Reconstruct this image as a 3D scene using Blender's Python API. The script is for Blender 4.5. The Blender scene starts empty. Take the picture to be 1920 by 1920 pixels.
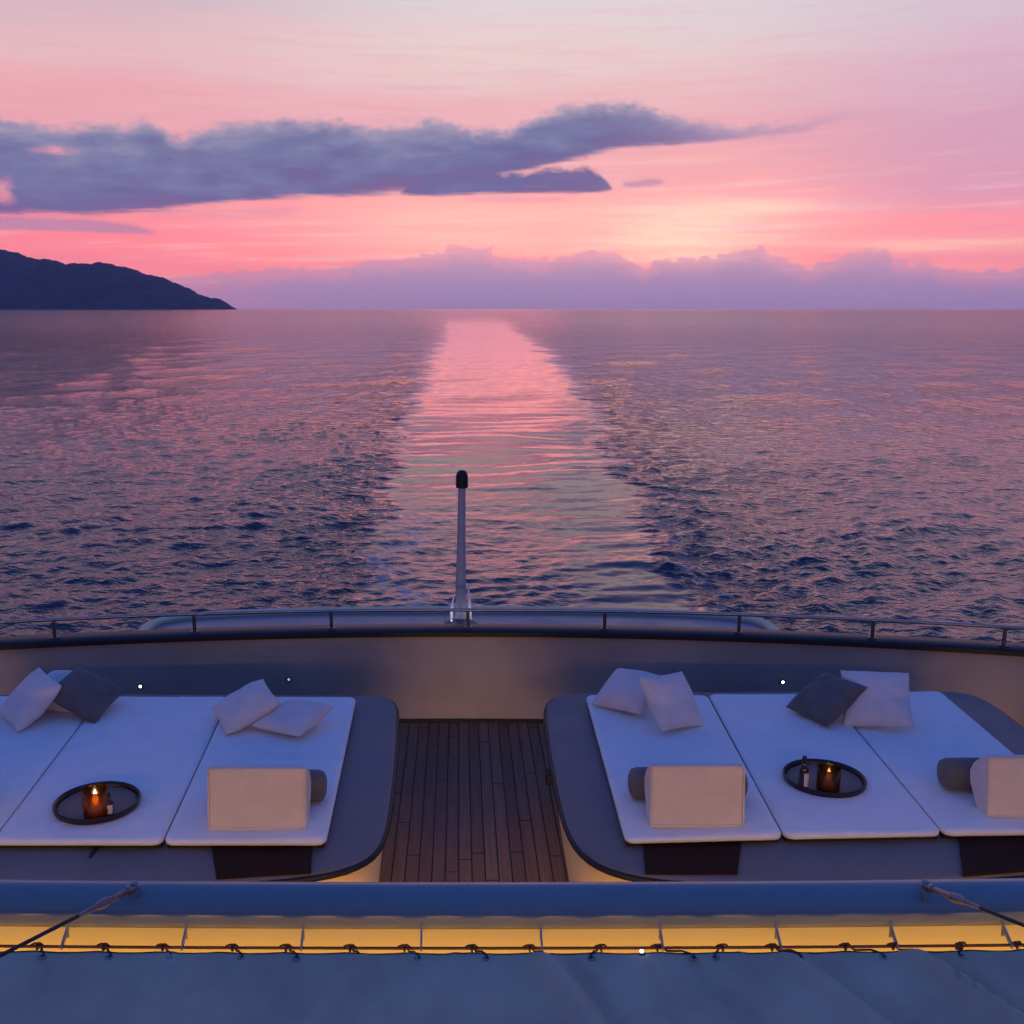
import bpy, bmesh, math, random
import numpy as np
from mathutils import Vector, Matrix, Euler

R = math.radians
C = bpy.context.scene.collection
SC = bpy.context.scene

# ------------------------------------------------------------------ camera
FPX = 1950.0            # focal length in photo pixels (photo 1920 wide)
CX, CY, HOR = 860.0, 960.0, 578.0
PITCH = math.atan((CY - HOR) / FPX)
ZC = 7.15               # camera above the sea
SP, CP = math.sin(PITCH), math.cos(PITCH)

cam_d = bpy.data.cameras.new('camera')
cam = bpy.data.objects.new('camera', cam_d)
C.objects.link(cam)
cam.location = (0, 0, ZC)
cam.rotation_euler = (R(90) - PITCH, 0, 0)
cam_d.sensor_width = 36.0
cam_d.sensor_fit = 'HORIZONTAL'
cam_d.lens = 36.0 * FPX / 1920.0
cam_d.shift_x = (960.0 - CX) / 1920.0
cam_d.clip_start = 0.05
cam_d.clip_end = 90000.0
SC.camera = cam


def ray(px, py):
    x = (px - CX) / FPX
    d = -(py - CY) / FPX
    return Vector((x, CP + d * SP, -SP + d * CP))


def at(px, py, z):
    r = ray(px, py)
    t = (z - ZC) / r.z
    return Vector((r.x * t, r.y * t, z))


def atd(px, py, depth):
    r = ray(px, py)
    return Vector((0, 0, ZC)) + r * depth


def uv(px, py):
    r = ray(px, py)
    return (math.degrees(math.atan2(r.x, r.y)), math.degrees(math.atan2(r.z, math.hypot(r.x, r.y))))


# ------------------------------------------------------------------ node helper
class NT:
    def __init__(s, tree):
        s.t = tree
        s.n = tree.nodes
        s.l = tree.links

    def put(s, inp, v):
        if v is None:
            return
        if isinstance(v, bpy.types.NodeSocket):
            s.l.new(v, inp)
        else:
            if hasattr(inp.default_value, '__len__') and not hasattr(v, '__len__'):
                v = (v,) * len(inp.default_value)
            if hasattr(inp.default_value, '__len__') and len(v) == 3 and len(inp.default_value) == 4:
                v = (*v, 1.0)
            inp.default_value = v

    def m(s, op, a, b=None, c=None, clamp=False):
        n = s.n.new('ShaderNodeMath')
        n.operation = op
        n.use_clamp = clamp
        s.put(n.inputs[0], a)
        s.put(n.inputs[1], b)
        s.put(n.inputs[2], c)
        return n.outputs[0]

    def vec(s, x, y, z=0.0):
        n = s.n.new('ShaderNodeCombineXYZ')
        for i, v in enumerate((x, y, z)):
            s.put(n.inputs[i], v)
        return n.outputs[0]

    def xyz(s, v):
        n = s.n.new('ShaderNodeSeparateXYZ')
        s.l.new(v, n.inputs[0])
        return n.outputs

    def noise(s, vec, scale=1.0, detail=3.0, rough=0.5, dist=0.0, dims='3D', color=False):
        n = s.n.new('ShaderNodeTexNoise')
        n.noise_dimensions = dims
        s.put(n.inputs['Vector'], vec)
        n.inputs['Scale'].default_value = scale
        n.inputs['Detail'].default_value = detail
        n.inputs['Roughness'].default_value = rough
        n.inputs['Distortion'].default_value = dist
        return n.outputs['Color' if color else 'Fac']

    def step(s, x, lo, hi, a=0.0, b=1.0, smooth=True):
        n = s.n.new('ShaderNodeMapRange')
        n.interpolation_type = 'SMOOTHSTEP' if smooth else 'LINEAR'
        s.put(n.inputs[0], x)
        for i, v in enumerate((lo, hi, a, b)):
            s.put(n.inputs[i + 1], v)
        return n.outputs[0]

    def mix(s, f, a, b, mode='MIX'):
        n = s.n.new('ShaderNodeMix')
        n.data_type = 'RGBA'
        n.blend_type = mode
        s.put(n.inputs[0], f)
        s.put(n.inputs[6], a)
        s.put(n.inputs[7], b)
        return n.outputs[2]

    def ramp(s, f, stops, interp='LINEAR'):
        n = s.n.new('ShaderNodeValToRGB')
        cr = n.color_ramp
        cr.interpolation = interp
        s.put(n.inputs[0], f)
        while len(cr.elements) < len(stops):
            cr.elements.new(0.5)
        for e, (p, c) in zip(cr.elements, stops):
            e.position = p
            e.color = (*c, 1.0) if len(c) == 3 else c
        return n.outputs[0]

    def curve(s, f, pts):
        n = s.n.new('ShaderNodeFloatCurve')
        s.put(n.inputs['Value'], f)
        c = n.mapping.curves[0]
        n.mapping.use_clip = False
        pts = sorted(pts)
        c.points[0].location = pts[0]
        c.points[1].location = pts[-1]
        for p in pts[1:-1]:
            c.points.new(*p)
        n.mapping.extend = 'HORIZONTAL'
        n.mapping.update()
        return n.outputs[0]

    def node(s, typ, **kw):
        n = s.n.new(typ)
        for k, v in kw.items():
            setattr(n, k, v)
        return n


# ------------------------------------------------------------------ world (dusk sky)
world = bpy.data.worlds.new('World')
SC.world = world
world.use_nodes = True
T = NT(world.node_tree)
T.n.clear()
out = T.node('ShaderNodeOutputWorld')
bg = T.node('ShaderNodeBackground')
tc = T.node('ShaderNodeTexCoord')
d = T.xyz(tc.outputs['Generated'])
DEG = 180.0 / math.pi
U = T.m('MULTIPLY', T.m('ARCTAN2', d[0], d[1]), DEG)
hyp = T.m('SQRT', T.m('ADD', T.m('MULTIPLY', d[0], d[0]), T.m('MULTIPLY', d[1], d[1])))
V = T.m('MULTIPLY', T.m('ARCTAN2', d[2], hyp), DEG)

# soft wavy veil: warp elevation a little
veil = T.noise(T.vec(T.m('MULTIPLY', U, 0.045), T.m('MULTIPLY', V, 0.42)), 1.0, 4.0, 0.55)
veil2 = T.noise(T.vec(T.m('MULTIPLY', U, 0.10), T.m('ADD', T.m('MULTIPLY', V, 1.3), T.m('MULTIPLY', U, 0.05)), 4.0), 1.0, 5.0, 0.6)
Vw = T.m('ADD', V, T.m('ADD', T.m('MULTIPLY', T.m('SUBTRACT', veil, 0.5), 4.0),
                        T.m('MULTIPLY', T.m('SUBTRACT', veil2, 0.5), 2.4)))
Vw = T.m('ADD', T.m('MULTIPLY', Vw, 1 / 90.0), 0.0)


def st(lst):
    return [(a / 90.0, c) for a, c in lst]


centre = T.ramp(Vw, st([(0, (.80, .26, .30)), (2.2, (1.15, .33, .30)), (3.4, (1.45, .45, .35)), (4.8, (1.32, .47, .38)),
                        (6.5, (1.0, .43, .39)), (8.5, (.90, .42, .44)), (10.5, (.86, .50, .51)), (12.5, (.83, .61, .60)),
                        (15.5, (.74, .66, .69)), (18, (.55, .38, .57)), (22, (.30, .24, .52)), (28, (.09, .15, .50)), (38, (.055, .14, .52)), (60, (.038, .125, .54)),
                        (90, (.035, .12, .54))]))
left = T.ramp(Vw, st([(0, (.70, .19, .26)), (3.0, (1.1, .25, .25)), (5, (1.0, .28, .29)), (8, (.84, .34, .38)),
                      (10.5, (.85, .42, .45)), (12.5, (.80, .50, .52)), (15.5, (.62, .46, .53)), (20, (.33, .30, .48)),
                      (29, (.10, .16, .46)), (50, (.04, .13, .54))]))
right = T.ramp(Vw, st([(0, (.78, .22, .28)), (3.0, (1.1, .32, .31)), (4.4, (1.0, .32, .34)), (5.6, (.76, .33, .43)),
                       (9, (.69, .37, .48)), (12, (.72, .48, .57)), (15.5, (.66, .58, .65)), (20, (.36, .37, .54)),
                       (29, (.10, .16, .46)), (50, (.04, .13, .54))]))
sky = T.mix(T.step(U, -19.0, 3.0), left, centre)
sky = T.mix(T.step(U, 10.0, 27.0), sky, right)
# away from the sunset the whole sky sinks to dusk blue
away = T.ramp(T.m('MULTIPLY', V, 1 / 90.0, clamp=True), [(0, (.075, .105, .26)), (.2, (.05, .12, .42)), (1, (.035, .12, .54))])
absu = T.m('ABSOLUTE', U)
sky = T.mix(T.step(absu, 32.0, 75.0), sky, away)


def blob(px, py, ru, rv, amp, col):
    global sky
    bu, bv = uv(px, py)
    a = T.m('DIVIDE', T.m('SUBTRACT', U, bu), ru)
    b = T.m('DIVIDE', T.m('SUBTRACT', V, bv), rv)
    q = T.m('ADD', T.m('MULTIPLY', a, a), T.m('MULTIPLY', b, b))
    g = T.m('EXPONENT', T.m('MULTIPLY', q, -1.0))
    g = T.m('MULTIPLY', g, T.step(veil2, 0.30, 0.66, 0.45, 1.15))
    sky = T.mix(T.m('MULTIPLY', g, amp, clamp=True), sky, col)


blob(1290, 445, 4.6, 1.15, 0.95, (1.25, .86, .56))
blob(1330, 393, 5.5, 0.40, 0.75, (1.15, .80, .56))
blob(880, 425, 6.0, 1.2, 0.75, (1.35, .60, .43))
blob(1800, 458, 6.0, 0.35, 0.75, (1.15, .66, .46))
blob(1120, 330, 2.5, 1.4, 0.6, (1.0, .46, .45))
blob(900, 95, 9.0, 1.8, 0.3, (.87, .70, .62))
# fine streaks
stk = T.noise(T.vec(T.m('MULTIPLY', U, 0.16), T.m('MULTIPLY', V, 3.2), 9.0), 1.0, 4.0, 0.6)
sky = T.mix(T.m('MULTIPLY', T.step(stk, 0.47, 0.70), T.step(V, 18.0, 8.0, 0.05, 0.34)), sky, (.76, .34, .44))
stk2 = T.noise(T.vec(T.m('MULTIPLY', U, 0.11), T.m('ADD', T.m('MULTIPLY', V, 2.3), T.m('MULTIPLY', U, -0.06)), 19.0), 1.0, 5.0, 0.6)
sky = T.mix(T.m('MULTIPLY', T.step(stk2, 0.48, 0.72), T.m('MULTIPLY', T.step(V, 12.0, 5.0, 0.0, 0.36), T.step(absu, 40.0, 25.0))), sky, (1.05, .70, .58))

U01 = T.m('ADD', T.m('MULTIPLY', U, 1 / 64.0), 0.5)       # -32..32 deg -> 0..1


def cloud_curve(pts):
    r = []
    for px, py in pts:
        a, b = uv(px, py)
        r.append((a / 64.0 + 0.5, b / 16.0))
    return T.m('MULTIPLY', T.curve(U01, r), 16.0)


puff = T.noise(T.vec(T.m('MULTIPLY', U, 0.95), T.m('MULTIPLY', V, 1.7), 2.0), 1.0, 6.0, 0.62)
puffc = T.m('SUBTRACT', puff, 0.5)
puff_b = T.m('SUBTRACT', T.noise(T.vec(T.m('MULTIPLY', U, 0.35), T.m('MULTIPLY', V, 1.6), 7.0), 1.0, 4.0, 0.55), 0.5)
shade = T.noise(T.vec(T.m('MULTIPLY', U, 0.22), T.m('MULTIPLY', V, 0.75), 5.0), 1.0, 5.0, 0.6)


streak_b = T.m('SUBTRACT', T.noise(T.vec(T.m('MULTIPLY', U, 0.30), T.m('MULTIPLY', V, 4.2), 31.0), 1.0, 5.0, 0.65), 0.5)


def cloud(top, bot, amp_t, amp_b, soft_t, soft_b):
    tcv = cloud_curve(top)
    bcv = cloud_curve(bot)
    dt = T.m('ADD', T.m('SUBTRACT', tcv, V), T.m('MULTIPLY', puffc, amp_t))
    db = T.m('ADD', T.m('SUBTRACT', V, bcv), T.m('ADD', T.m('MULTIPLY', puff_b, amp_b), T.m('MULTIPLY', streak_b, amp_b * 1.0)))
    mk = T.m('MULTIPLY', T.step(dt, -soft_t, soft_t), T.step(db, -soft_b, soft_b))
    th = T.m('SUBTRACT', tcv, bcv)
    rel = T.m('DIVIDE', T.m('SUBTRACT', V, bcv), T.m('MAXIMUM', th, 0.3), clamp=True)
    return mk, rel, dt


# thin mauve shelf low on the left
mk, rel, dt = cloud([(-400, 400), (0, 404), (90, 408), (180, 412), (290, 434), (340, 470)],
                    [(-400, 438), (0, 431), (120, 433), (240, 438), (285, 439), (340, 420)], 0.25, 0.15, 0.16, 0.12)
sky = T.mix(T.m('MULTIPLY', mk, 0.62), sky, (.34, .21, .36))
mk, rel, dt = cloud([(200, 430), (330, 398), (480, 392), (560, 390), (640, 430)],
                    [(200, 400), (330, 405), (480, 408), (560, 402), (640, 380)], 0.7, 0.4, 0.35, 0.3)
sky = T.mix(T.m('MULTIPLY', mk, 0.35), sky, (.50, .25, .38))
# long main cloud
top_a = [(-500, 215), (-200, 222), (0, 225), (60, 232), (130, 240), (190, 230), (225, 240), (270, 227), (300, 236), (330, 262), (365, 247),
         (450, 231), (520, 225), (620, 228), (700, 240), (760, 236), (830, 228), (870, 240), (930, 246), (980, 231),
         (1040, 206), (1090, 195), (1210, 199), (1240, 213), (1300, 226), (1400, 238), (1470, 234), (1560, 217), (1640, 218), (1900, 232)]
bot_a = [(-500, 400), (0, 402), (130, 400), (250, 396), (330, 389), (450, 377), (560, 369), (700, 362), (800, 353), (900, 337),
         (980, 322), (1060, 302), (1150, 279), (1300, 265), (1400, 257), (1500, 246), (1560, 224), (1640, 212), (1900, 212)]
mk, rel, dt = cloud(top_a, bot_a, 1.35, 0.6, 0.30, 0.22)
# ragged gaps through it
gu, gv = uv(105, 283)
ga = T.m('DIVIDE', T.m('SUBTRACT', U, gu), 1.5)
gb = T.m('DIVIDE', T.m('SUBTRACT', V, gv), 0.32)
gap = T.m('EXPONENT', T.m('MULTIPLY', T.m('ADD', T.m('MULTIPLY', ga, ga), T.m('MULTIPLY', gb, gb)), -1.0))
gu, gv = uv(5, 358)
ga = T.m('DIVIDE', T.m('SUBTRACT', U, gu), 0.8)
gb = T.m('DIVIDE', T.m('SUBTRACT', V, gv), 0.9)
gap = T.m('ADD', gap, T.m('EXPONENT', T.m('MULTIPLY', T.m('ADD', T.m('MULTIPLY', ga, ga), T.m('MULTIPLY', gb, gb)), -1.0)))
mk = T.m('MULTIPLY', mk, T.m('SUBTRACT', 1.0, T.step(T.m('ADD', gap, T.m('MULTIPLY', puffc, 1.2)), 0.35, 1.35), clamp=True))
# lower bar of the main cloud
mk_b, rel_b, dt_b = cloud([(690, 460), (740, 372), (775, 330), (810, 300), (850, 304), (900, 309), (950, 326), (1000, 321), (1050, 318), (1108, 320), (1134, 336), (1165, 400)],
                    [(700, 350), (780, 366), (900, 365), (1000, 362), (1130, 358), (1165, 345)], 0.9, 0.3, 0.20, 0.16)
mk = T.m('MAXIMUM', mk, mk_b)
body = T.ramp(T.m('ADD', T.m('MULTIPLY', rel, 0.62), T.m('MULTIPLY', T.m('SUBTRACT', shade, 0.40), 1.7), clamp=True),
              [(0, (.165, .115, .26)), (.25, (.125, .125, .28)), (.60, (.160, .185, .34)), (.85, (.25, .25, .39)), (1, (.40, .32, .43))])
body = T.mix(T.step(dt, 0.7, 0.0, 0.0, 0.55), body, (.52, .38, .46))
body = T.mix(T.m('MULTIPLY', T.step(streak_b, 0.0, 0.25), 0.15), body, (.44, .29, .42))
body = T.mix(T.step(U, 5.0, 19.0, 0.0, 0.65), body, (.46, .30, .46))
sky = T.mix(T.m('MULTIPLY', mk, T.step(U, 10.0, 21.0, 0.96, 0.35)), sky, body)
# two wisps
mk, rel, dt = cloud([(1140, 372), (1170, 343), (1205, 338), (1240, 338), (1275, 400)],
                    [(1140, 325), (1170, 349), (1210, 349), (1240, 345), (1275, 310)], 0.5, 0.2, 0.10, 0.08)
sky = T.mix(T.m('MULTIPLY', mk, 0.6), sky, (.42, .24, .38))
mk, rel, dt = cloud([(820, 400), (900, 370), (1000, 368), (1060, 372), (1110, 400)],
                    [(820, 365), (900, 378), (1000, 379), (1060, 379), (1110, 368)], 0.6, 0.3, 0.15, 0.12)
sky = T.mix(T.m('MULTIPLY', mk, 0.35), sky, (.55, .28, .40))
# cumulus bank on the horizon
bank_top = cloud_curve([(-600, 545), (0, 540), (330, 519), (420, 508), (520, 503), (575, 497), (590, 501), (660, 495), (690, 486), (760, 481),
                        (820, 472), (858, 460), (876, 464), (897, 459), (930, 473), (970, 481), (1010, 486), (1050, 477), (1110, 470), (1170, 479),
                        (1185, 492), (1213, 498), (1228, 486), (1280, 484), (1350, 479), (1385, 464), (1402, 468), (1425, 460),
                        (1440, 474), (1480, 486), (1520, 499), (1540, 490), (1600, 473), (1640, 465), (1665, 469),
                        (1676, 487), (1705, 490), (1740, 487), (1760, 500), (1850, 508), (1920, 504), (2500, 510)])
puff2 = T.m('SUBTRACT', T.noise(T.vec(T.m('MULTIPLY', U, 1.9), T.m('MULTIPLY', V, 2.4), 12.0), 1.0, 4.0, 0.6), 0.5)
cell = T.node('ShaderNodeTexVoronoi', feature='SMOOTH_F1')
T.l.new(T.vec(T.m('ADD', T.m('MULTIPLY', U, 1.5), T.m('MULTIPLY', puffc, 1.4)), T.m('MULTIPLY', V, 1.9)), cell.inputs['Vector'])
cell.inputs['Scale'].default_value = 1.0
cell.inputs['Smoothness'].default_value = 0.35
cfac = T.m('SUBTRACT', 0.45, cell.outputs['Distance'])
dt = T.m('ADD', T.m('SUBTRACT', bank_top, V), T.m('ADD', T.m('MULTIPLY', puff2, 0.95), T.m('ADD', T.m('MULTIPLY', puffc, 0.6), T.m('MULTIPLY', cfac, 0.35))))
mk = T.step(dt, -0.08, 0.13)
bank = T.ramp(T.m('MULTIPLY', T.m('ADD', V, T.m('MULTIPLY', puffc, 0.5)), 1 / 4.0, clamp=True),
              [(0, (.29, .20, .38)), (.30, (.35, .235, .40)), (.52, (.46, .28, .42)), (.72, (.58, .32, .42)), (1, (.66, .36, .43))])
bank = T.mix(T.step(U, -18.0, 0.0, 0.35, 0.0), bank, (.46, .20, .33))
bank = T.mix(T.m('MULTIPLY', T.step(cfac, -0.1, 0.35), T.step(V, 0.8, 2.8, 0.0, 0.08)), bank, (.76, .46, .48))
sky = T.mix(T.m('MULTIPLY', mk, T.m('MULTIPLY', T.step(dt, 0.0, 1.1, 0.62, 1.0), T.step(U, -17.0, -8.0, 0.75, 0.94))), sky, bank)
# below the horizon only the dark sea
sky = T.mix(T.step(V, -0.3, -1.5), sky, (.10, .08, .16))
T.put(bg.inputs['Color'], sky)
# the sky itself is brighter than it looks through the evening haze (less so higher up)
path = T.m('MINIMUM', 10.3, T.m('DIVIDE', 0.76, T.m('SINE', T.m('MULTIPLY', T.m('MAXIMUM', V, 0.5), math.pi / 180))))
T.put(bg.inputs['Strength'], T.m('EXPONENT', T.m('MULTIPLY', path, 0.036)))
T.l.new(bg.outputs[0], out.inputs['Surface'])
world.cycles.sampling_method = 'MANUAL'
world.cycles.sample_map_resolution = 1024

# the sun has set: very weak, broad coral afterglow lamp, added to redden the wake
sd = bpy.data.lights.new('sun', 'SUN')
sd.energy = 0.014
sd.angle = R(9.5)
sd.color = (1.0, .16, .14)
sun = bpy.data.objects.new('sun', sd)
C.objects.link(sun)
sun.rotation_euler = Vector((0.028, 1.0, 0.083)).to_track_quat('Z', 'Y').to_euler()

SC.view_settings.view_transform = 'Standard'
SC.view_settings.look = 'None'
SC.view_settings.exposure = 0.0
SC.view_settings.gamma = 1.0


# ------------------------------------------------------------------ materials
def mat(name, base, rough=0.6, metal=0.0, var=0.0, vscale=3.0, bump=0.0, bscale=40.0, emis=None, estr=0.0,
        spec=0.5, coat=0.0, sheen=0.0, trans=0.0, ior=1.45, stretch=(1, 1, 1)):
    m_ = bpy.data.materials.new(name)
    m_.use_nodes = True
    t = NT(m_.node_tree)
    p = t.n['Principled BSDF']
    co = t.node('ShaderNodeTexCoord').outputs['Object']
    mp = t.node('ShaderNodeMapping')
    mp.inputs['Scale'].default_value = stretch
    t.l.new(co, mp.inputs['Vector'])
    co = mp.outputs[0]
    if var > 0:
        n = t.noise(co, vscale, 5.0, 0.6)
        f = t.step(n, 0.3, 0.7, 0, 1)
        a = tuple(min(1, x * (1 + var)) for x in base)
        b = tuple(x * (1 - var) for x in base)
        t.put(p.inputs['Base Color'], t.mix(f, b, a))
        t.put(p.inputs['Roughness'], t.step(n, 0.3, 0.7, max(0.02, rough - .08), min(1, rough + .08)))
    else:
        p.inputs['Base Color'].default_value = (*base, 1)
        p.inputs['Roughness'].default_value = rough
    p.inputs['Metallic'].default_value = metal
    p.inputs['Specular IOR Level'].default_value = spec
    p.inputs['Coat Weight'].default_value = coat
    p.inputs['Sheen Weight'].default_value = sheen
    p.inputs['Transmission Weight'].default_value = trans
    p.inputs['IOR'].default_value = ior
    if bump > 0:
        b = t.node('ShaderNodeBump')
        b.inputs['Strength'].default_value = bump
        b.inputs['Distance'].default_value = 0.01
        t.put(b.inputs['Height'], t.noise(co, bscale, 4.0, 0.6))
        t.l.new(b.outputs[0], p.inputs['Normal'])
    if emis:
        p.inputs['Emission Color'].default_value = (*emis, 1)
        p.inputs['Emission Strength'].default_value = estr
    return m_


def cloth_mat(name, base, weave=380.0, soft=6.0, bstr=0.35, var=0.08):
    m_ = bpy.data.materials.new(name)
    m_.use_nodes = True
    t = NT(m_.node_tree)
    p = t.n['Principled BSDF']
    co = t.node('ShaderNodeTexCoord').outputs['Object']
    n = t.noise(co, soft, 5.0, 0.6)
    a = tuple(min(1, x * (1 + var)) for x in base)
    b = tuple(x * (1 - var) for x in base)
    t.put(p.inputs['Base Color'], t.mix(t.step(n, .3, .7), b, a))
    p.inputs['Roughness'].default_value = 0.9
    p.inputs['Specular IOR Level'].default_value = 0.15
    p.inputs['Sheen Weight'].default_value = 0.12
    fine = t.noise(co, weave, 2.0, 0.5)
    h = t.m('ADD', t.m('MULTIPLY', n, 1.0), t.m('MULTIPLY', fine, 0.12))
    bp = t.node('ShaderNodeBump')
    bp.inputs['Strength'].default_value = bstr
    bp.inputs['Distance'].default_value = 0.03
    t.put(bp.inputs['Height'], h)
    t.l.new(bp.outputs[0], p.inputs['Normal'])
    return m_


M = {}
M['white_paint'] = mat('white_paint', (.55, .55, .56), .30, var=.05, vscale=1.2, coat=.3)
M['taupe'] = mat('taupe_paint', (.40, .345, .32), .42, var=.10, vscale=1.6, bump=.05, bscale=8)
M['cream'] = mat('cream_paint', (.82, .66, .38), .5, var=.06, vscale=2.0)
M['cream_fascia'] = mat('cream_fascia_paint', (.80, .68, .26), .55, var=.05, vscale=2.0)
M['dark_cap'] = mat('dark_cap_paint', (.012, .010, .014), .45)
M['charcoal_top'] = mat('charcoal_top_vinyl', (.125, .13, .15), .55, var=.10, vscale=2.5, bump=.15, bscale=60)
M['black_rubber'] = mat('black_rubber', (.012, .012, .014), .55)
M['steel'] = mat('polished_steel', (.34, .33, .35), .30, metal=1.0)
M['dark_steel'] = mat('dull_steel', (.16, .15, .16), .4, metal=1.0, var=.1, vscale=14)
M['beam'] = mat('beam_blue_grey_paint', (.23, .27, .27), .30, var=.10, vscale=2.2, bump=.06, bscale=12, stretch=(.3, 1, 1), coat=.15)
M['mattress'] = cloth_mat('white_towelling', (.80, .81, .80), 420, 7.0, .45, .03)
M['pillow_white'] = cloth_mat('white_linen', (.70, .64, .62), 420, 9.0, .4, .05)
M['pillow_cream'] = cloth_mat('cream_linen', (.70, .62, .55), 420, 9.0, .3, .04)
M['pillow_grey'] = cloth_mat('grey_linen', (.125, .125, .13), 420, 9.0, .4, .12)
M['bolster'] = cloth_mat('dark_grey_linen', (.15, .14, .13), 420, 9.0, .4, .12)
M['dark_brown'] = mat('dark_brown_panel', (.024, .009, .007), .8, spec=.2, var=.35, vscale=6, stretch=(1, 8, 1))
M['tray_wood'] = mat('tray_dark_lacquer', (.022, .012, .011), .35, var=.2, vscale=10)
M['tray_mat'] = mat('tray_liner', (.20, .13, .11), .62, var=.15, vscale=14)
M['rope'] = mat('brown_cord', (.055, .03, .03), .8, bump=.4, bscale=300)
M['rod'] = mat('bronze_rod', (.16, .07, .045), .45, metal=.6)
M['bottle'] = mat('dark_bottle_glass', (.02, .008, .008), .12, coat=.5)
M['label'] = mat('paper_label', (.62, .58, .55), .7)
M['wax'] = mat('candle_wax', (.75, .55, .32), .5, emis=(1.0, .48, .16), estr=.16)
M['flame'] = mat('candle_flame', (.9, .5, .2), .5, emis=(1.0, .60, .30), estr=6.0)
M['flame_dim'] = mat('candle_flame_low', (.9, .5, .2), .5, emis=(1.0, .42, .10), estr=1.6)
M['lens'] = mat('lamp_lens', (.8, .85, .9), .4, emis=(.75, .85, 1.0), estr=5.0)
M['warm_strip'] = mat('warm_light_strip', (.9, .7, .4), .5, emis=(1.0, .56, .20), estr=1.0)
M['hull_paint'] = mat('hull_paint', (.35, .37, .40), .25, var=.05, vscale=.7, coat=.4)


def glass_mat(name, col):
    m_ = bpy.data.materials.new(name)
    m_.use_nodes = True
    t = NT(m_.node_tree)
    t.n.clear()
    o = t.node('ShaderNodeOutputMaterial')
    tr = t.node('ShaderNodeBsdfTransparent')
    tr.inputs[0].default_value = (*col, 1)
    gl = t.node('ShaderNodeBsdfGlossy')
    gl.inputs['Roughness'].default_value = .08
    tl = t.node('ShaderNodeBsdfTranslucent')
    co = t.node('ShaderNodeTexCoord').outputs['Object']
    t.put(tl.inputs[0], t.mix(t.noise(co, 30, 3, .5), tuple(x * .7 for x in col), tuple(min(1, x * 1.2) for x in col)))
    fr = t.node('ShaderNodeFresnel')
    a = t.node('ShaderNodeMixShader')
    a.inputs[0].default_value = .35
    t.l.new(tr.outputs[0], a.inputs[1])
    t.l.new(tl.outputs[0], a.inputs[2])
    b = t.node('ShaderNodeMixShader')
    t.l.new(fr.outputs[0], b.inputs[0])
    t.l.new(a.outputs[0], b.inputs[1])
    t.l.new(gl.outputs[0], b.inputs[2])
    t.l.new(b.outputs[0], o.inputs[0])
    return m_


M['amber'] = glass_mat('amber_glass', (.52, .26, .07))
M['amber_yellow'] = glass_mat('yellow_amber_glass', (.42, .26, .07))


# teak planking
def teak():
    m_ = bpy.data.materials.new('teak_planking')
    m_.use_nodes = True
    t = NT(m_.node_tree)
    p = t.n['Principled BSDF']
    co = t.xyz(t.node('ShaderNodeTexCoord').outputs['Object'])
    W = 0.076
    xs = t.m('DIVIDE', co[0], W)
    idx = t.m('FLOOR', xs)
    fr = t.m('ABSOLUTE', t.m('SUBTRACT', t.m('FRACT', xs), 0.5))
    seam = t.step(fr, 0.43, 0.468)
    wn = t.node('ShaderNodeTexWhiteNoise', noise_dimensions='1D')
    t.put(wn.inputs['W'], idx)
    grain = t.noise(t.vec(t.m('MULTIPLY', co[0], 70.0), t.m('MULTIPLY', co[1], 2.2), t.m('MULTIPLY', idx, 3.7)), 1.0, 4.0, .6)
    wear = t.noise(t.vec(co[0], co[1], 0.0), 1.4, 4.0, .6)
    c = t.mix(wn.outputs['Value'], (.16, .085, .048), (.26, .150, .088))
    c = t.mix(t.step(grain, .3, .75, 0, .55), c, (.06, .035, .028))
    c = t.mix(t.step(wear, .4, .7, 0, .35), c, (.20, .13, .10))
    # butt joints
    jt = t.m('FRACT', t.m('ADD', t.m('DIVIDE', co[1], 1.9), t.m('MULTIPLY', wn.outputs['Value'], 7.0)))
    j = t.step(t.m('ABSOLUTE', t.m('SUBTRACT', jt, .5)), .4965, .4985)
    s = t.m('MAXIMUM', seam, j)
    c = t.mix(s, c, (.006, .005, .006))
    t.put(p.inputs['Base Color'], c)
    t.put(p.inputs['Roughness'], t.step(wear, .3, .7, .50, .75))
    b = t.node('ShaderNodeBump')
    b.inputs['Strength'].default_value = .5
    b.inputs['Distance'].default_value = .004
    t.put(b.inputs['Height'], t.m('SUBTRACT', t.m('MULTIPLY', grain, .3), s))
    t.l.new(b.outputs[0], p.inputs['Normal'])
    return m_


M['teak'] = teak()


# ------------------------------------------------------------------ object helpers
def link(name, me, parent=None, loc=None):
    o = bpy.data.objects.new(name, me)
    C.objects.link(o)
    if parent is not None:
        o.parent = parent
    if loc is not None:
        o.location = loc
    return o


def mk_mesh(name, verts, faces, m_, parent=None, smooth=True, loc=None):
    me = bpy.data.meshes.new(name)
    me.from_pydata([tuple(v) for v in verts], [], faces)
    me.materials.append(m_)
    bm = bmesh.new()
    bm.from_mesh(me)
    bmesh.ops.recalc_face_normals(bm, faces=bm.faces)
    bm.to_mesh(me)
    bm.free()
    if smooth:
        for p in me.polygons:
            p.use_smooth = True
    me.update()
    return link(name, me, parent, loc)


def from_bm(name, bm, m_, parent=None, smooth=True, loc=None):
    me = bpy.data.meshes.new(name)
    bmesh.ops.recalc_face_normals(bm, faces=bm.faces)
    bm.to_mesh(me)
    bm.free()
    me.materials.append(m_)
    if smooth:
        for p in me.polygons:
            p.use_smooth = True
        if hasattr(me, 'set_sharp_from_angle'):
            me.set_sharp_from_angle(angle=R(42))
    return link(name, me, parent, loc)


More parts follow.
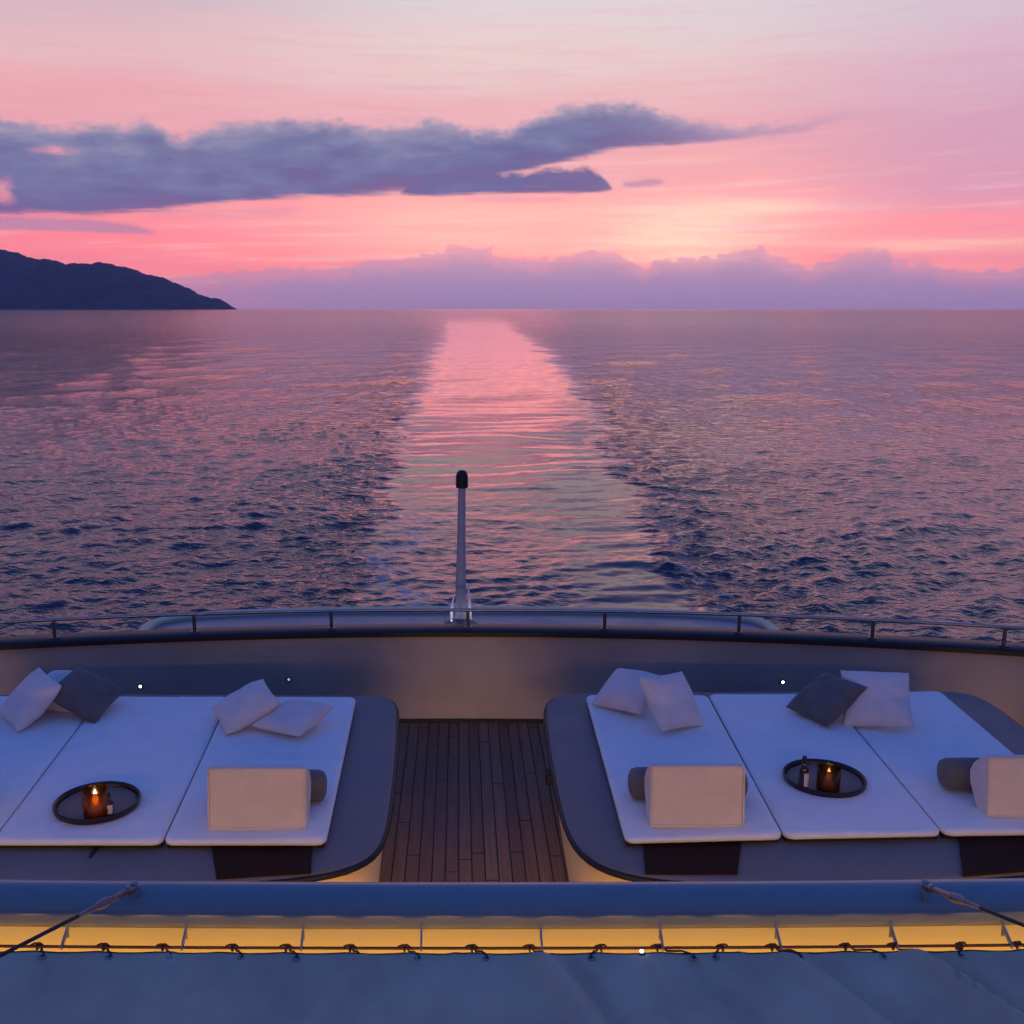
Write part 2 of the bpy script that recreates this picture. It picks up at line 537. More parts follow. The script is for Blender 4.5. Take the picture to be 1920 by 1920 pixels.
def thing(name, label, cat, loc=(0, 0, 0), group=None, rot=(0, 0, 0)):
    o = link(name, None)
    o.location = loc
    o.rotation_euler = rot
    o.empty_display_size = .1
    return tag(o, label, cat, group)


def tag(o, label=None, cat=None, group=None, kind=None):
    if label:
        o['label'] = label
    if cat:
        o['category'] = cat
    if group:
        o['group'] = group
    if kind:
        o['kind'] = kind
    return o


def copy_tree(o, parent=None):
    c = o.copy()
    C.objects.link(c)
    if parent is not None:
        c.parent = parent
    for ch in list(o.children):
        copy_tree(ch, c)
    return c


def bm_box(bm, c, s, bev=0.0, rot=None):
    r = bmesh.ops.create_cube(bm, size=1.0)
    vs = r['verts']
    mtx = Matrix.Translation(c) @ (rot.to_matrix().to_4x4() if rot else Matrix.Identity(4)) @ Matrix.Diagonal((*s, 1))
    bmesh.ops.transform(bm, matrix=mtx, verts=vs)
    if bev > 0:
        es = list({e for v in vs for e in v.link_edges})
        bmesh.ops.bevel(bm, geom=es, offset=bev, segments=3, affect='EDGES', profile=.6)
    return vs


def bm_tube(bm, pts, rad, seg=10, caps=True, closed=False):
    pts = [Vector(p) for p in pts]
    rads = rad if hasattr(rad, '__len__') else [rad] * len(pts)
    rings = []
    up = Vector((0, 0, 1))
    prev = None
    for i, p in enumerate(pts):
        a = pts[i - 1] if i > 0 else (pts[-1] if closed else p)
        b = pts[i + 1] if i < len(pts) - 1 else (pts[0] if closed else p)
        t = (b - a).normalized()
        if prev is None:
            x = t.cross(up)
            if x.length < .1:
                x = t.cross(Vector((1, 0, 0)))
        else:
            x = prev - t * prev.dot(t)
        x.normalize()
        prev = x.copy()
        y = t.cross(x)
        rings.append([bm.verts.new(p + (x * math.cos(k * 2 * math.pi / seg) + y * math.sin(k * 2 * math.pi / seg)) * rads[i]) for k in range(seg)])
    n = len(rings)
    for i in range(n if closed else n - 1):
        A, B = rings[i], rings[(i + 1) % n]
        for k in range(seg):
            bm.faces.new((A[k], A[(k + 1) % seg], B[(k + 1) % seg], B[k]))
    if caps and not closed:
        bm.faces.new(rings[0])
        bm.faces.new(rings[-1])


def bm_lathe(bm, prof, seg=28, c=(0, 0, 0)):
    rings = []
    for r, z in prof:
        if r < 1e-5:
            rings.append([bm.verts.new((c[0], c[1], c[2] + z))])
        else:
            rings.append([bm.verts.new((c[0] + r * math.cos(k * 2 * math.pi / seg), c[1] + r * math.sin(k * 2 * math.pi / seg), c[2] + z)) for k in range(seg)])
    for A, B in zip(rings, rings[1:]):
        for k in range(seg):
            k2 = (k + 1) % seg
            if len(A) == 1 and len(B) == 1:
                continue
            if len(A) == 1:
                bm.faces.new((A[0], B[k], B[k2]))
            elif len(B) == 1:
                bm.faces.new((A[k], A[k2], B[0]))
            else:
                bm.faces.new((A[k], A[k2], B[k2], B[k]))


def bm_prism(bm, outline, z0, z1, inset0=0.0):
    """closed prism from a plan outline (list of (x,y)), optional inset at the bottom"""
    n = len(outline)
    o2 = offset_poly(outline, inset0) if inset0 else outline
    lo = [bm.verts.new((x, y, z0)) for x, y in o2]
    hi = [bm.verts.new((x, y, z1)) for x, y in outline]
    for i in range(n):
        j = (i + 1) % n
        bm.faces.new((lo[i], lo[j], hi[j], hi[i]))
    bm.faces.new(hi)
    bm.faces.new(lo)
    return lo, hi


def area2(p):
    return sum(p[i][0] * p[(i + 1) % len(p)][1] - p[(i + 1) % len(p)][0] * p[i][1] for i in range(len(p)))


def offset_poly(p, d):
    """positive d moves inwards"""
    s = 1 if area2(p) > 0 else -1
    n = len(p)
    o = []
    for i in range(n):
        a, b, c = Vector(p[i - 1]), Vector(p[i]), Vector(p[(i + 1) % n])
        e1 = (b - a).normalized()
        e2 = (c - b).normalized()
        n1 = Vector((-e1.y, e1.x)) * s
        n2 = Vector((-e2.y, e2.x)) * s
        m_ = (n1 + n2)
        if m_.length < 1e-6:
            m_ = n1
        m_.normalize()
        k = max(.5, m_.dot(n1))
        o.append(tuple(b + m_ * (d / k)))
    return o


def chaikin(p, it=2, closed=True):
    for _ in range(it):
        q = []
        n = len(p)
        rng = range(n) if closed else range(n - 1)
        if not closed:
            q.append(tuple(p[0]))
        for i in rng:
            a, b = p[i], p[(i + 1) % n]
            q.append((a[0] * .75 + b[0] * .25, a[1] * .75 + b[1] * .25))
            q.append((a[0] * .25 + b[0] * .75, a[1] * .25 + b[1] * .75))
        if not closed:
            q.append(tuple(p[-1]))
        p = q
    return p


def sweep_wall(name, path, prof, m_, parent=None, loc=None):
    """open path (x,y), closed profile of (inward offset, z)"""
    bm = bmesh.new()
    n = len(path)
    rings = []
    for i in range(n):
        a = Vector(path[max(0, i - 1)])
        c = Vector(path[min(n - 1, i + 1)])
        t = (c - a).normalized()
        nn = Vector((t.y, -t.x))
        b = Vector(path[i])
        rings.append([bm.verts.new((b.x + nn.x * o, b.y + nn.y * o, z)) for o, z in prof])
    k = len(prof)
    for i in range(n - 1):
        for j in range(k):
            bm.faces.new((rings[i][j], rings[i][(j + 1) % k], rings[i + 1][(j + 1) % k], rings[i + 1][j]))
    bm.faces.new(rings[0])
    bm.faces.new(rings[-1])
    return from_bm(name, bm, m_, parent, True, loc)


# ------------------------------------------------------------------ levels of the yacht
ZD = ZC - 3.15          # teak deck
ZP = ZC - 2.555          # top of the sunbed platforms
ZM = ZC - 2.50          # top of the mattresses
ZW = ZC - 2.42          # top of the bulwark
rnd = random.Random(7)
nrs = np.random.RandomState(11)

# ------------------------------------------------------------------ sea
def build_sea():
    ang_f = np.linspace(-34, 38, 900)
    ang = np.concatenate([np.linspace(-180, -36, 60), ang_f, np.linspace(40, 180, 60)[:-1]])
    ang = np.radians(ang)
    rs = [0.6, 4.0, 10.0, 15.0, 19.0]
    r = 21.0
    while r < 700:
        rs.append(r)
        r += max(0.085, r * r / (7.15 * 1040.0) * 0.75)
    while r < 9800:
        rs.append(r)
        r *= 1.06
    rs.append(9900.0)
    rs = np.array(rs)
    nr, na = len(rs), len(ang)
    RR, AA = np.meshgrid(rs, ang, indexing='ij')
    X = RR * np.sin(AA)
    Y = RR * np.cos(AA)
    dr = np.gradient(rs)[:, None] * np.ones((1, na))
    dth = np.gradient(ang)
    dth = np.clip(dth, 0, .1)[None, :] * RR

    # wake edges as functions of distance astern
    Yk = np.array([0, 15, 20, 27, 35, 51, 63, 82, 137, 200, 330, 800, 3000, 60000], float)
    XRk = np.array([4.5, 5.0, 5.4, 6.1, 6.8, 7.6, 9.2, 10.8, 14.4, 17.6, 21, 34, 60, 60], float)
    XLk = np.array([-3, -2.3, -2.3, -2.5, -2.8, -3.3, -3.7, -4.2, -5.2, -6, -6.6, -12, -40, -40], float)
    def vnoise(fx, fy, seed):
        q = np.random.RandomState(seed)
        L = q.uniform(-1, 1, (256, 256))
        a, b = X * fx, Y * fy
        ia, ib = np.floor(a).astype(int), np.floor(b).astype(int)
        ta, tb = a - ia, b - ib
        ta, tb = ta * ta * (3 - 2 * ta), tb * tb * (3 - 2 * tb)
        g = lambda i, j: L[i % 256, j % 256]
        return (g(ia, ib) * (1 - ta) + g(ia + 1, ib) * ta) * (1 - tb) + (g(ia, ib + 1) * (1 - ta) + g(ia + 1, ib + 1) * ta) * tb
    rag = .9 * vnoise(.25, .55, 61) + .6 * vnoise(.5, 1.4, 62) + .35 * vnoise(1.0, 3.2, 63)

    def wob(s, a):
        return sum(a * np.sin(Y * k + p + X * .15) * w for k, p, w in
                   zip((.9 * s, 2.1 * s, .37 * s, 4.3 * s), (0.3, 1.7, 4.2, 2.2), (.5, .25, .8, .15)))
    grow = np.clip(Y / 60.0, .5, 4)
    XR = np.interp(Y, Yk, XRk) + wob(.55, .38) * grow ** .7 + rag * .75 * grow ** .5
    XL = np.interp(Y, Yk, XLk) + wob(.63, .30) * grow ** .7 + rag * .8 * grow ** .5
    w = 1.5 + .065 * np.clip(Y - 20, 0, 400)
    def sm(x):
        x = np.clip(x, 0, 1)
        return x * x * (3 - 2 * x)
    ahead = sm((Y - 5) / 6)
    e = .20 + .014 * np.clip(Y, 0, 300)
    slick = sm((XR - X) / (2 * e) + .5) * sm((X - XL) / (2 * e) + .5) * ahead
    slick = slick * (1 - .85 * sm((Y - 330) / 700))
    slick = slick * (1 - .50 * sm((46 - Y) / 18) * sm((4.4 - X) / 2.5))
    bandR = sm((X - XR) / (2 * e) + .5) * np.exp(-np.clip(X - XR, 0, None) / (w * 1.0)) * ahead
    bandL = sm((XL - X) / (2 * e) + .5) * np.exp(-np.clip(XL - X, 0, None) / (w * .75)) * ahead
    fade = np.exp(-np.clip(Y - 90, 0, None) / 420.0)
    band = (bandR + .85 * bandL) * fade

    # wave sets
    def spectrum(n, lmin, lmax, th0, spread, slope, seed, power=0.0):
        q = np.random.RandomState(seed)
        lam = np.exp(q.uniform(math.log(lmin), math.log(lmax), n))
        th = th0 + q.normal(0, spread, n)
        k = 2 * np.pi / lam
        a = slope * math.sqrt(2.0 / n) / k * (lam / math.sqrt(lmin * lmax)) ** power
        return list(zip(k * np.sin(th), k * np.cos(th), a, q.uniform(0, 2 * np.pi, n)))

    def synth(ws, warp=0.0):
        H = np.zeros_like(X)
        var = np.zeros_like(X)
        wx = warp * (np.sin(X * .21 + Y * .13) + np.sin(Y * .31 - X * .17 + 2))
        sa, ca = np.sin(AA), np.cos(AA)
        for kx, ky, a, ph in ws:
            kr = np.abs(kx * sa + ky * ca) * dr
            kt = np.abs(kx * ca - ky * sa) * dth
            f = np.exp(-(kr / 1.9) ** 2 - (kt / 1.9) ** 2)
            s = np.sin(kx * (X + wx) + ky * (Y - wx) + ph)
            H += a * f * s
            var += (a * a * (kx * kx + ky * ky) / 2) * (1 - f * f)
        return H, var

    Ha, va = synth(spectrum(90, .30, 2.6, 2.5, .85, .150, 3, -.25), .3)
    Hl, vl = synth(spectrum(16, 5, 22, 2.2, .55, .030, 5), .3)
    Hs, vs = synth(spectrum(34, .45, 3.2, .0, .22, .038, 8), .5)
    Hc, vc = synth(spectrum(46, .45, 2.6, 1.2, 1.3, .120, 9), .2)
    # gusty patches
    gust = 1.0 + .28 * np.sin(X * .045 + Y * .021 + 1.3 * np.sin(Y * .018)) * np.sin(Y * .03 - X * .012 + .6)
    # sharpen crests a little
    Aamp = (1 - .86 * slick) * gust
    H = Ha * Aamp + Hl * (1 - .3 * slick) + Hs * slick + Hc * band * 1.7
    H = H + 1.2 * np.clip(H, 0, None) ** 2
    var = va * Aamp ** 2 + vl + vs * slick + vc * (band * 1.7) ** 2
    # diverging bow-wave arms
    for sgn, c0, sl in ((1, 4.5, .31), (-1, -4.5, -.27)):
        for q in range(3):
            dd = (X - c0 - sl * (Y + 12 - q * 7.0)) * .94
            pack = np.exp(-(dd / (1.5 + .004 * Y)) ** 2) * ahead * np.exp(-np.clip(Y, 0, None) / 170.0)
            H += .16 * pack * (0.6 + .5 * np.sin(Y * .5 + q * 2.1))
    near = np.clip(1 - RR / 9000.0, 0, 1)
    H = H * near
    H *= sm((RR - 6) / 10)
    Z = H
    verts = np.stack([X, Y, Z], -1).reshape(-1, 3).astype(np.float32)
    i0 = np.arange(nr - 1)[:, None] * na
    j0 = np.arange(na)[None, :]
    j1 = (j0 + 1) % na
    quads = np.stack([i0 + j0, i0 + j1, i0 + na + j1, i0 + na + j0], -1).reshape(-1, 4).astype(np.int32)
    me = bpy.data.meshes.new('sea')
    me.vertices.add(len(verts))
    me.vertices.foreach_set('co', verts.ravel())
    nq = len(quads)
    me.loops.add(nq * 4)
    me.loops.foreach_set('vertex_index', quads.ravel())
    me.polygons.add(nq)
    me.polygons.foreach_set('loop_start', np.arange(0, nq * 4, 4, dtype=np.int32))
    me.update(calc_edges=True)
    me.polygons.foreach_set('use_smooth', np.ones(nq, bool))
    res = np.sqrt(var)
    rough = np.clip(np.sqrt(1.414 * res), 0, .55)

    foamL = np.exp(-((X + 1.75 + .012 * (Y - 25) + .5 * np.sin(Y * .7) + .3 * np.sin(Y * 1.9 + 1)) / 1.0) ** 2) * sm((52 - Y) / 22) * ahead
    foamR = np.exp(-((X - XR - .55) / (.40 + .006 * Y)) ** 2) * sm((95 - Y) / 45) * .75 * ahead
    foamC = np.exp(-((X - 2.8) / 2.0) ** 2) * sm((32 - Y) / 10) * .35 * ahead
    foam = np.clip(foamL + foamR + foamC, 0, 1)
    for nm, ar in (('rough', rough), ('foam', foam), ('slick', slick), ('band', np.clip(band, 0, 1))):
        at_ = me.attributes.new(nm, 'FLOAT', 'POINT')
        at_.data.foreach_set('value', ar.ravel().astype(np.float32))
    return me


def sea_mat():
    m_ = bpy.data.materials.new('sea_water')
    m_.use_nodes = True
    t = NT(m_.node_tree)
    p = t.n['Principled BSDF']

    def attr(n):
        a = t.node('ShaderNodeAttribute')
        a.attribute_name = n
        return a.outputs['Fac']
    geo = t.node('ShaderNodeNewGeometry')
    pos = geo.outputs['Position']
    c = t.xyz(pos)
    dist = t.m('SQRT', t.m('ADD', t.m('MULTIPLY', c[0], c[0]), t.m('MULTIPLY', c[1], c[1])))
    slick, band, foam, rg = attr('slick'), attr('band'), attr('foam'), attr('rough')
    # ripples finer than the mesh carries
    rot = t.node('ShaderNodeMapping')
    rot.inputs['Rotation'].default_value = (0, 0, R(24))
    rot.inputs['Scale'].default_value = (1, 1.5, 1)
    t.l.new(pos, rot.inputs['Vector'])
    pv = rot.outputs[0]
    n1 = t.noise(pv, 3.2, 3.0, .55)
    n2 = t.noise(pv, 1.0, 3.0, .55)
    n3 = t.noise(pv, .22, 4.0, .6)
    n4 = t.noise(pv, .045, 4.0, .6)
    h = t.m('MULTIPLY', n1, t.step(dist, 400, 60, .0, .060))
    h = t.m('ADD', h, t.m('MULTIPLY', n2, t.step(dist, 25, 100, .08, .28)))
    h = t.m('ADD', h, t.m('MULTIPLY', n3, t.m('MULTIPLY', t.step(dist, 90, 350, .0, 1.15), t.step(dist, 900, 3000, 1.0, .6))))
    h = t.m('ADD', h, t.m('MULTIPLY', n4, t.step(dist, 400, 1800, .0, 2.0)))
    k = t.m('ADD', t.m('SUBTRACT', 1.0, t.m('MULTIPLY', slick, .93)), t.m('MULTIPLY', band, 1.7))
    pa = t.noise(t.vec(t.m('MULTIPLY', c[0], .9), t.m('MULTIPLY', c[1], .20)), 1.0, 5.0, .65)
    pb = t.noise(t.vec(t.m('MULTIPLY', c[0], .22), t.m('MULTIPLY', c[1], .035), 5.0), 1.0, 6.0, .7)
    pm = t.mix(t.step(dist, 120, 600), t.step(pa, .36, .64, .35, 1.75, False), t.step(pb, .36, .64, .30, 1.8, False))
    pmf = t.m('ADD', t.m('MULTIPLY', t.step(dist, 35, 110), t.m('SUBTRACT', pm, 1.0)), 1.0)
    k = t.m('MULTIPLY', k, pmf)
    b = t.node('ShaderNodeBump')
    b.inputs['Strength'].default_value = 1.0
    b.inputs['Distance'].default_value = 1.0
    t.put(b.inputs['Height'], t.m('MULTIPLY', h, k))
    t.l.new(b.outputs[0], p.inputs['Normal'])
    fn = t.noise(pos, 2.6, 6.0, .72)
    fn2 = t.noise(pos, 9.0, 4.0, .7)
    fm = t.step(t.m('ADD', t.m('ADD', t.m('MULTIPLY', foam, .30), t.m('MULTIPLY', fn, .85)), t.m('MULTIPLY', fn2, .45)), .88, 1.08, 0, .75)
    fm = t.m('MULTIPLY', fm, t.step(foam, .05, .4))
    churn = t.mix(t.m('MULTIPLY', t.m('MULTIPLY', foam, .7), t.step(fn, .35, .62)), (.012, .012, .034), (.06, .07, .09))
    t.put(p.inputs['Base Color'], t.mix(fm, churn, (.52, .54, .58)))
    r_ = t.m('ADD', t.m('MINIMUM', t.m('MAXIMUM', rg, .05), t.step(dist, 40, 400, .06, .10)), t.m('MULTIPLY', fm, .5), clamp=True)
    t.put(p.inputs['Roughness'], r_)
    p.inputs['IOR'].default_value = 1.45
    p.inputs['Specular IOR Level'].default_value = .5
    return m_


sea_me = build_sea()
sea_me.materials.append(sea_mat())
sea = link('sea', sea_me)
tag(sea, 'dusk sea with small ripples and a smooth pink wake running to the horizon', None, None, 'structure')


# ------------------------------------------------------------------ headland
def build_headland():
    prof = [(-900, 440), (-600, 430), (-300, 445), (-150, 452), (0, 466), (50, 482), (105, 490), (125, 495), (165, 489), (182, 487), (240, 503), (290, 518),
            (340, 535), (380, 549), (420, 563), (436, 575), (445, 579)]
    D = 6500.0
    xs = []
    hs = []
    for px, py in prof:
        p = ray(px, py)
        xs.append(p.x / p.y * D)
        hs.append(max(0, p.z / p.y * D + 7))
    nx, ny = 420, 60
    X = np.linspace(xs[0], xs[-1], nx)
    Hh = np.interp(X, xs, hs)
    q = np.random.RandomState(4)
    wig = sum(np.sin(X * 2 * np.pi / l + q.uniform(0, 6)) * a for l, a in ((700, 8), (330, 5), (170, 3.4), (80, 2.2), (38, 1.6), (19, 1.1)))
    Hh = np.clip(Hh + wig * np.clip(Hh / 60, 0, 1), 0, None)
    Yl = np.linspace(-1, 1, ny)
    verts = []
    for j, yy in enumerate(Yl):
        for i in range(nx):
            width = 250 + Hh[i] * 3.2
            y = D + yy * width
            base = max(0, 1 - abs(yy) ** 1.25)
            rid = math.sin(X[i] / 90.0 + 1.2 * math.sin(yy * 6)) * .5 + math.sin(X[i] / 41.0 + yy * 4) * .3
            h = Hh[i] * base * (1 + .13 * rid * (1 - base) * 2)
            verts.append((X[i] * (1 + yy * width / D), y, h - 4 * abs(yy) - 1))
    faces = [(j * nx + i, j * nx + i + 1, (j + 1) * nx + i + 1, (j + 1) * nx + i) for j in range(ny - 1) for i in range(nx - 1)]
    m_ = mat('wooded_slope', (.065, .075, .080), .95, var=.45, vscale=.012, spec=.1)
    return mk_mesh('hills', verts, faces, m_)


hl = build_headland()
tag(hl, 'dark blue mountainous headland sloping down to the sea', None, None, 'structure')

# ------------------------------------------------------------------ haze over the sea
def build_haze():
    bm = bmesh.new()
    bmesh.ops.create_cube(bm, size=1.0)
    for v in bm.verts:
        v.co = Vector((v.co.x * 20400, v.co.y * 20400, -12.0 if v.co.z < 0 else 760.0))
    m_ = bpy.data.materials.new('evening_haze')
    m_.use_nodes = True
    t = NT(m_.node_tree)
    t.n.clear()
    o = t.node('ShaderNodeOutputMaterial')
    v = t.node('ShaderNodeVolumePrincipled')
    v.inputs['Color'].default_value = (.72, .72, 1.0, 1)
    v.inputs['Density'].default_value = 0.000045
    v.inputs['Anisotropy'].default_value = .2
    t.l.new(v.outputs[0], o.inputs['Volume'])
    ob = from_bm('haze', bm, m_, None, False)
    tag(ob, 'thin evening haze lying over the sea', None, None, 'stuff')


HAZE = True
if HAZE:
    build_haze()

# ------------------------------------------------------------------ yacht: deck, bulwark, hull
def wall_path(off=0.0):
    p = []
    for i in range(61):
        x = -4.3 + 8.6 * i / 60
        p.append((x, 7.65 - x * x / 36.0))
    ex = p[-1]
    side = [(4.85, 6.90), (5.25, 6.45), (5.50, 5.8), (5.62, 5.0), (5.65, 4.0), (5.65, -6.0)]
    l = [(-a, b) for a, b in reversed(side)]
    pts = l + p + side
    pts = chaikin(pts, 2, False)
    return pts


WP = wall_path()
yacht = thing('yacht', 'grey taupe yacht stern with curved bulwark, black cap and rounded hull', 'yacht', (0, 0, 0))
# path runs left -> right (increasing x); normal (t.y,-t.x) points forward/inwards, negative offset = outwards
sweep_wall('bulwark', WP, [(0.0, ZD - .02), (0.0, ZW - .045), (-.16, ZW - .045), (-.16, ZD - .02)], M['taupe'], yacht)
sweep_wall('cap_rail', WP, [(0.035, ZW - .045), (0.035, ZW - .012), (.02, ZW), (-.16, ZW), (-.185, ZW - .012), (-.185, ZW - .045)], M['dark_cap'], yacht)
hull_pts = offset_poly([(x, y) for x, y in WP] , 0)
bm = bmesh.new()
outl = []
for i, (x, y) in enumerate(WP):
    a = Vector(WP[max(0, i - 1)])
    c = Vector(WP[min(len(WP) - 1, i + 1)])
    t_ = (c - a).normalized()
    outl.append((x - t_.y * .2, y + t_.x * .2))
outl = outl[::3] + [outl[-1]]
bm_prism(bm, outl, -1.0, ZD - .024, .55)
from_bm('hull', bm, M['hull_paint'], yacht)
bm = bmesh.new()
bm_box(bm, (0, 1.2, ZD + .19), (9.6, 3.5, .36), .02)
from_bm('step', bm, M['cream'], yacht)
# lower stern deck seen beyond the bulwark
stern = []
for i in range(41):
    a = math.pi * i / 40
    x = -2.60 * math.cos(a)
    stern.append((x, 8.22 + .70 * abs(math.sin(a)) ** .42))
stern = [(-2.6, 7.9)] + stern + [(2.6, 7.9)]
bm = bmesh.new()
bm_prism(bm, stern, -1.0, ZC - 2.66, .05)
M['stern_grey'] = mat('stern_grey_paint', (.20, .20, .23), .35, var=.1, vscale=2)
from_bm('stern_housing', bm, M['stern_grey'], yacht)
sp = chaikin([(x, y) for x, y in stern[1:-1]], 1, False)
sweep_wall('stern_moulding', sp, [(0.0, ZC - 2.66), (0.0, ZC - 2.635), (-.02, ZC - 2.622), (-.07, ZC - 2.622), (-.09, ZC - 2.65), (-.05, ZC - 2.66)], M['cream'], yacht)
# upper deck under the photographer and the lounge wall below it
bm = bmesh.new()
bm_box(bm, (0, -3.35, ZC - 1.72), (10.6, 5.3, .16), .02)
from_bm('upper_deck', bm, M['white_paint'], yacht)
bm = bmesh.new()
bm_box(bm, (0, -2.9, (ZD + ZC - 1.8) / 2 + .01), (9.6, .14, ZC - 1.8 - ZD - .02), .01)
from_bm('lounge_wall', bm, M['cream'], yacht)

dk = [(x, y) for x, y in WP][::2]
bm = bmesh.new()
fv = [bm.verts.new((x, y, 0)) for x, y in offset_poly(dk, .01)]
bm.faces.new(fv)
deck = from_bm('deck', bm, M['teak'], None, False, (0, 0, ZD))
tag(deck, 'dark teak planked deck running aft between the sunbeds', None, None, 'structure')

# margin board along the bulwark foot
sweep_wall('waterway_board', WP, [(0.004, ZD + .001), (0.004, ZD + .012), (.05, ZD + .012), (.05, ZD + .001)], M['dark_cap'], yacht)

# ------------------------------------------------------------------ railing over the cap
rail = thing('railing', 'thin steel handrail on short posts above the black cap of the bulwark', 'railing', (0, 0, ZW))
rp = [(x, y + .05, .145) for x, y in WP if y > 2.0]
bm = bmesh.new()
bm_tube(bm, rp, .0135, 10)
from_bm('handrail', bm, M['steel'], rail)
post_me = None
for px in (-420, -160, 98, 362, 620, 878, 1135, 1388, 1640, 1888, 2140):
    y = 7.65
    for _ in range(6):
        depth = y * CP + 2.42 * SP
        x = (px - CX) / FPX * depth
        y = 7.65 - x * x / 36.0 if abs(x) < 4.3 else np.interp(x, [4.3, 4.85, 5.25], [7.14, 6.9, 6.45]) if x > 0 else np.interp(-x, [4.3, 4.85, 5.25], [7.14, 6.9, 6.45])
    y = float(y) + .05
    if post_me is None:
        bm = bmesh.new()
        bm_tube(bm, [(0, 0, -.004), (0, 0, .14)], .013, 10)
        bm_lathe(bm, [(.0, 0.0), (.032, 0.0), (.032, .008), (.016, .014), (.0, .014)], 16)
        o = from_bm('post', bm, M['dark_steel'], rail)
        post_me = o.data
    else:
        o = link('post', post_me, rail)
    o.location = (x, y, 0)

# ------------------------------------------------------------------ mast on the stern
zc_m = 8.95
pb = atd(864, 1152, zc_m)
pt = atd(866, 906, zc_m)
H = pt.z - pb.z
mast = thing('stern_mast', 'slim grey mast with black domed cap standing on the stern', 'mast', (pb.x, pb.y, ZC - 2.66))
h0 = pb.z - (ZC - 2.66)
s = zc_m / FPX
bm = bmesh.new()
bm_tube(bm, [(0, 0, 0), (0, 0, h0 + H * .25), ((pt.x - pb.x) * .5, 0, h0 + H * .6), (pt.x - pb.x, 0, h0 + H + .01)],
        [11 * s, 9.5 * s, 7.6 * s, 6.8 * s], 20)
M['mast'] = mat('mast_grey_paint', (.42, .40, .43), .4, var=.06, vscale=4)
from_bm('pole', bm, M['mast'], mast)
bm = bmesh.new()
r = 11 * s
bm_lathe(bm, [(0, 0), (r, 0), (r * 1.02, r * .3), (r, r * 1.9), (r * .85, r * 2.45), (r * .5, r * 2.85), (0, r * 2.95)], 24, (pt.x - pb.x, 0, h0 + H))
from_bm('cap', bm, M['black_rubber'], mast)
M['bracket_white'] = mat('white_bracket_paint', (.92, .90, .94), .3, coat=.5)
for sx, hh in ((-1, .17), (1, .28)):
    bm = bmesh.new()
    x0 = sx * 15.5 * s
    bm_tube(bm, [(x0 * 1.12, -.02, 0), (x0 * 1.05, -.02, h0 + hh * .5), (x0 * .82, -.01, h0 + hh)], [.017, .013, .005], 12)
    from_bm('bracket', bm, M['bracket_white'], mast)
bm = bmesh.new()
bm_lathe(bm, [(0, 0), (.013, 0), (.013, .012), (.010, .02), (0, .023)], 16, (-.075, -.05, h0 - .06))
lampo = from_bm('lamp', bm, M['lens'], mast)
for lx in (-.095, .095):
    ld = bpy.data.lights.new('mast_lamp_light', 'POINT')
    ld.energy = .10
    ld.color = (.92, .88, 1.0)
    ld.shadow_soft_size = .02
    lo = bpy.data.objects.new('mast_lamp_light', ld)
    C.objects.link(lo)
    lo.parent = mast
    lo.location = (lx, -.10, h0 + .03)
bm = bmesh.new()
bm_lathe(bm, [(0, 0), (.14, 0), (.14, .012), (.11, .03), (.07, .045), (0, .045)], 28)
from_bm('base_plate', bm, M['dark_steel'], mast)

# ------------------------------------------------------------------ sunbed platforms
plat_px_R = [(1085, 1298), (1052, 1301), (1033, 1309), (1023, 1326), (1029, 1380), (1039, 1440), (1051, 1500), (1064, 1548), (1082, 1582), (1110, 1608), (1150, 1627),
             (1210, 1641), (1300, 1649), (1450, 1655), (1600, 1655), (1750, 1649), (1920, 1636), (2050, 1622), (2140, 1600),
             (2180, 1560), (2100, 1490), (2000, 1420), (1925, 1368), (1880, 1332), (1845, 1309), (1805, 1297), (1765, 1294)]
plat_px_L = [(685, 1303), (715, 1304), (735, 1310), (744, 1326), (742, 1380), (738, 1440), (730, 1510), (720, 1562), (704, 1592), (680, 1610), (645, 1625),
             (580, 1638), (480, 1648), (390, 1654), (236, 1659), (80, 1658), (-20, 1650), (-126, 1636), (-240, 1622), (-340, 1600),
             (-385, 1560), (-310, 1490), (-220, 1420), (-150, 1368), (-110, 1332), (-70, 1309), (-30, 1299)]


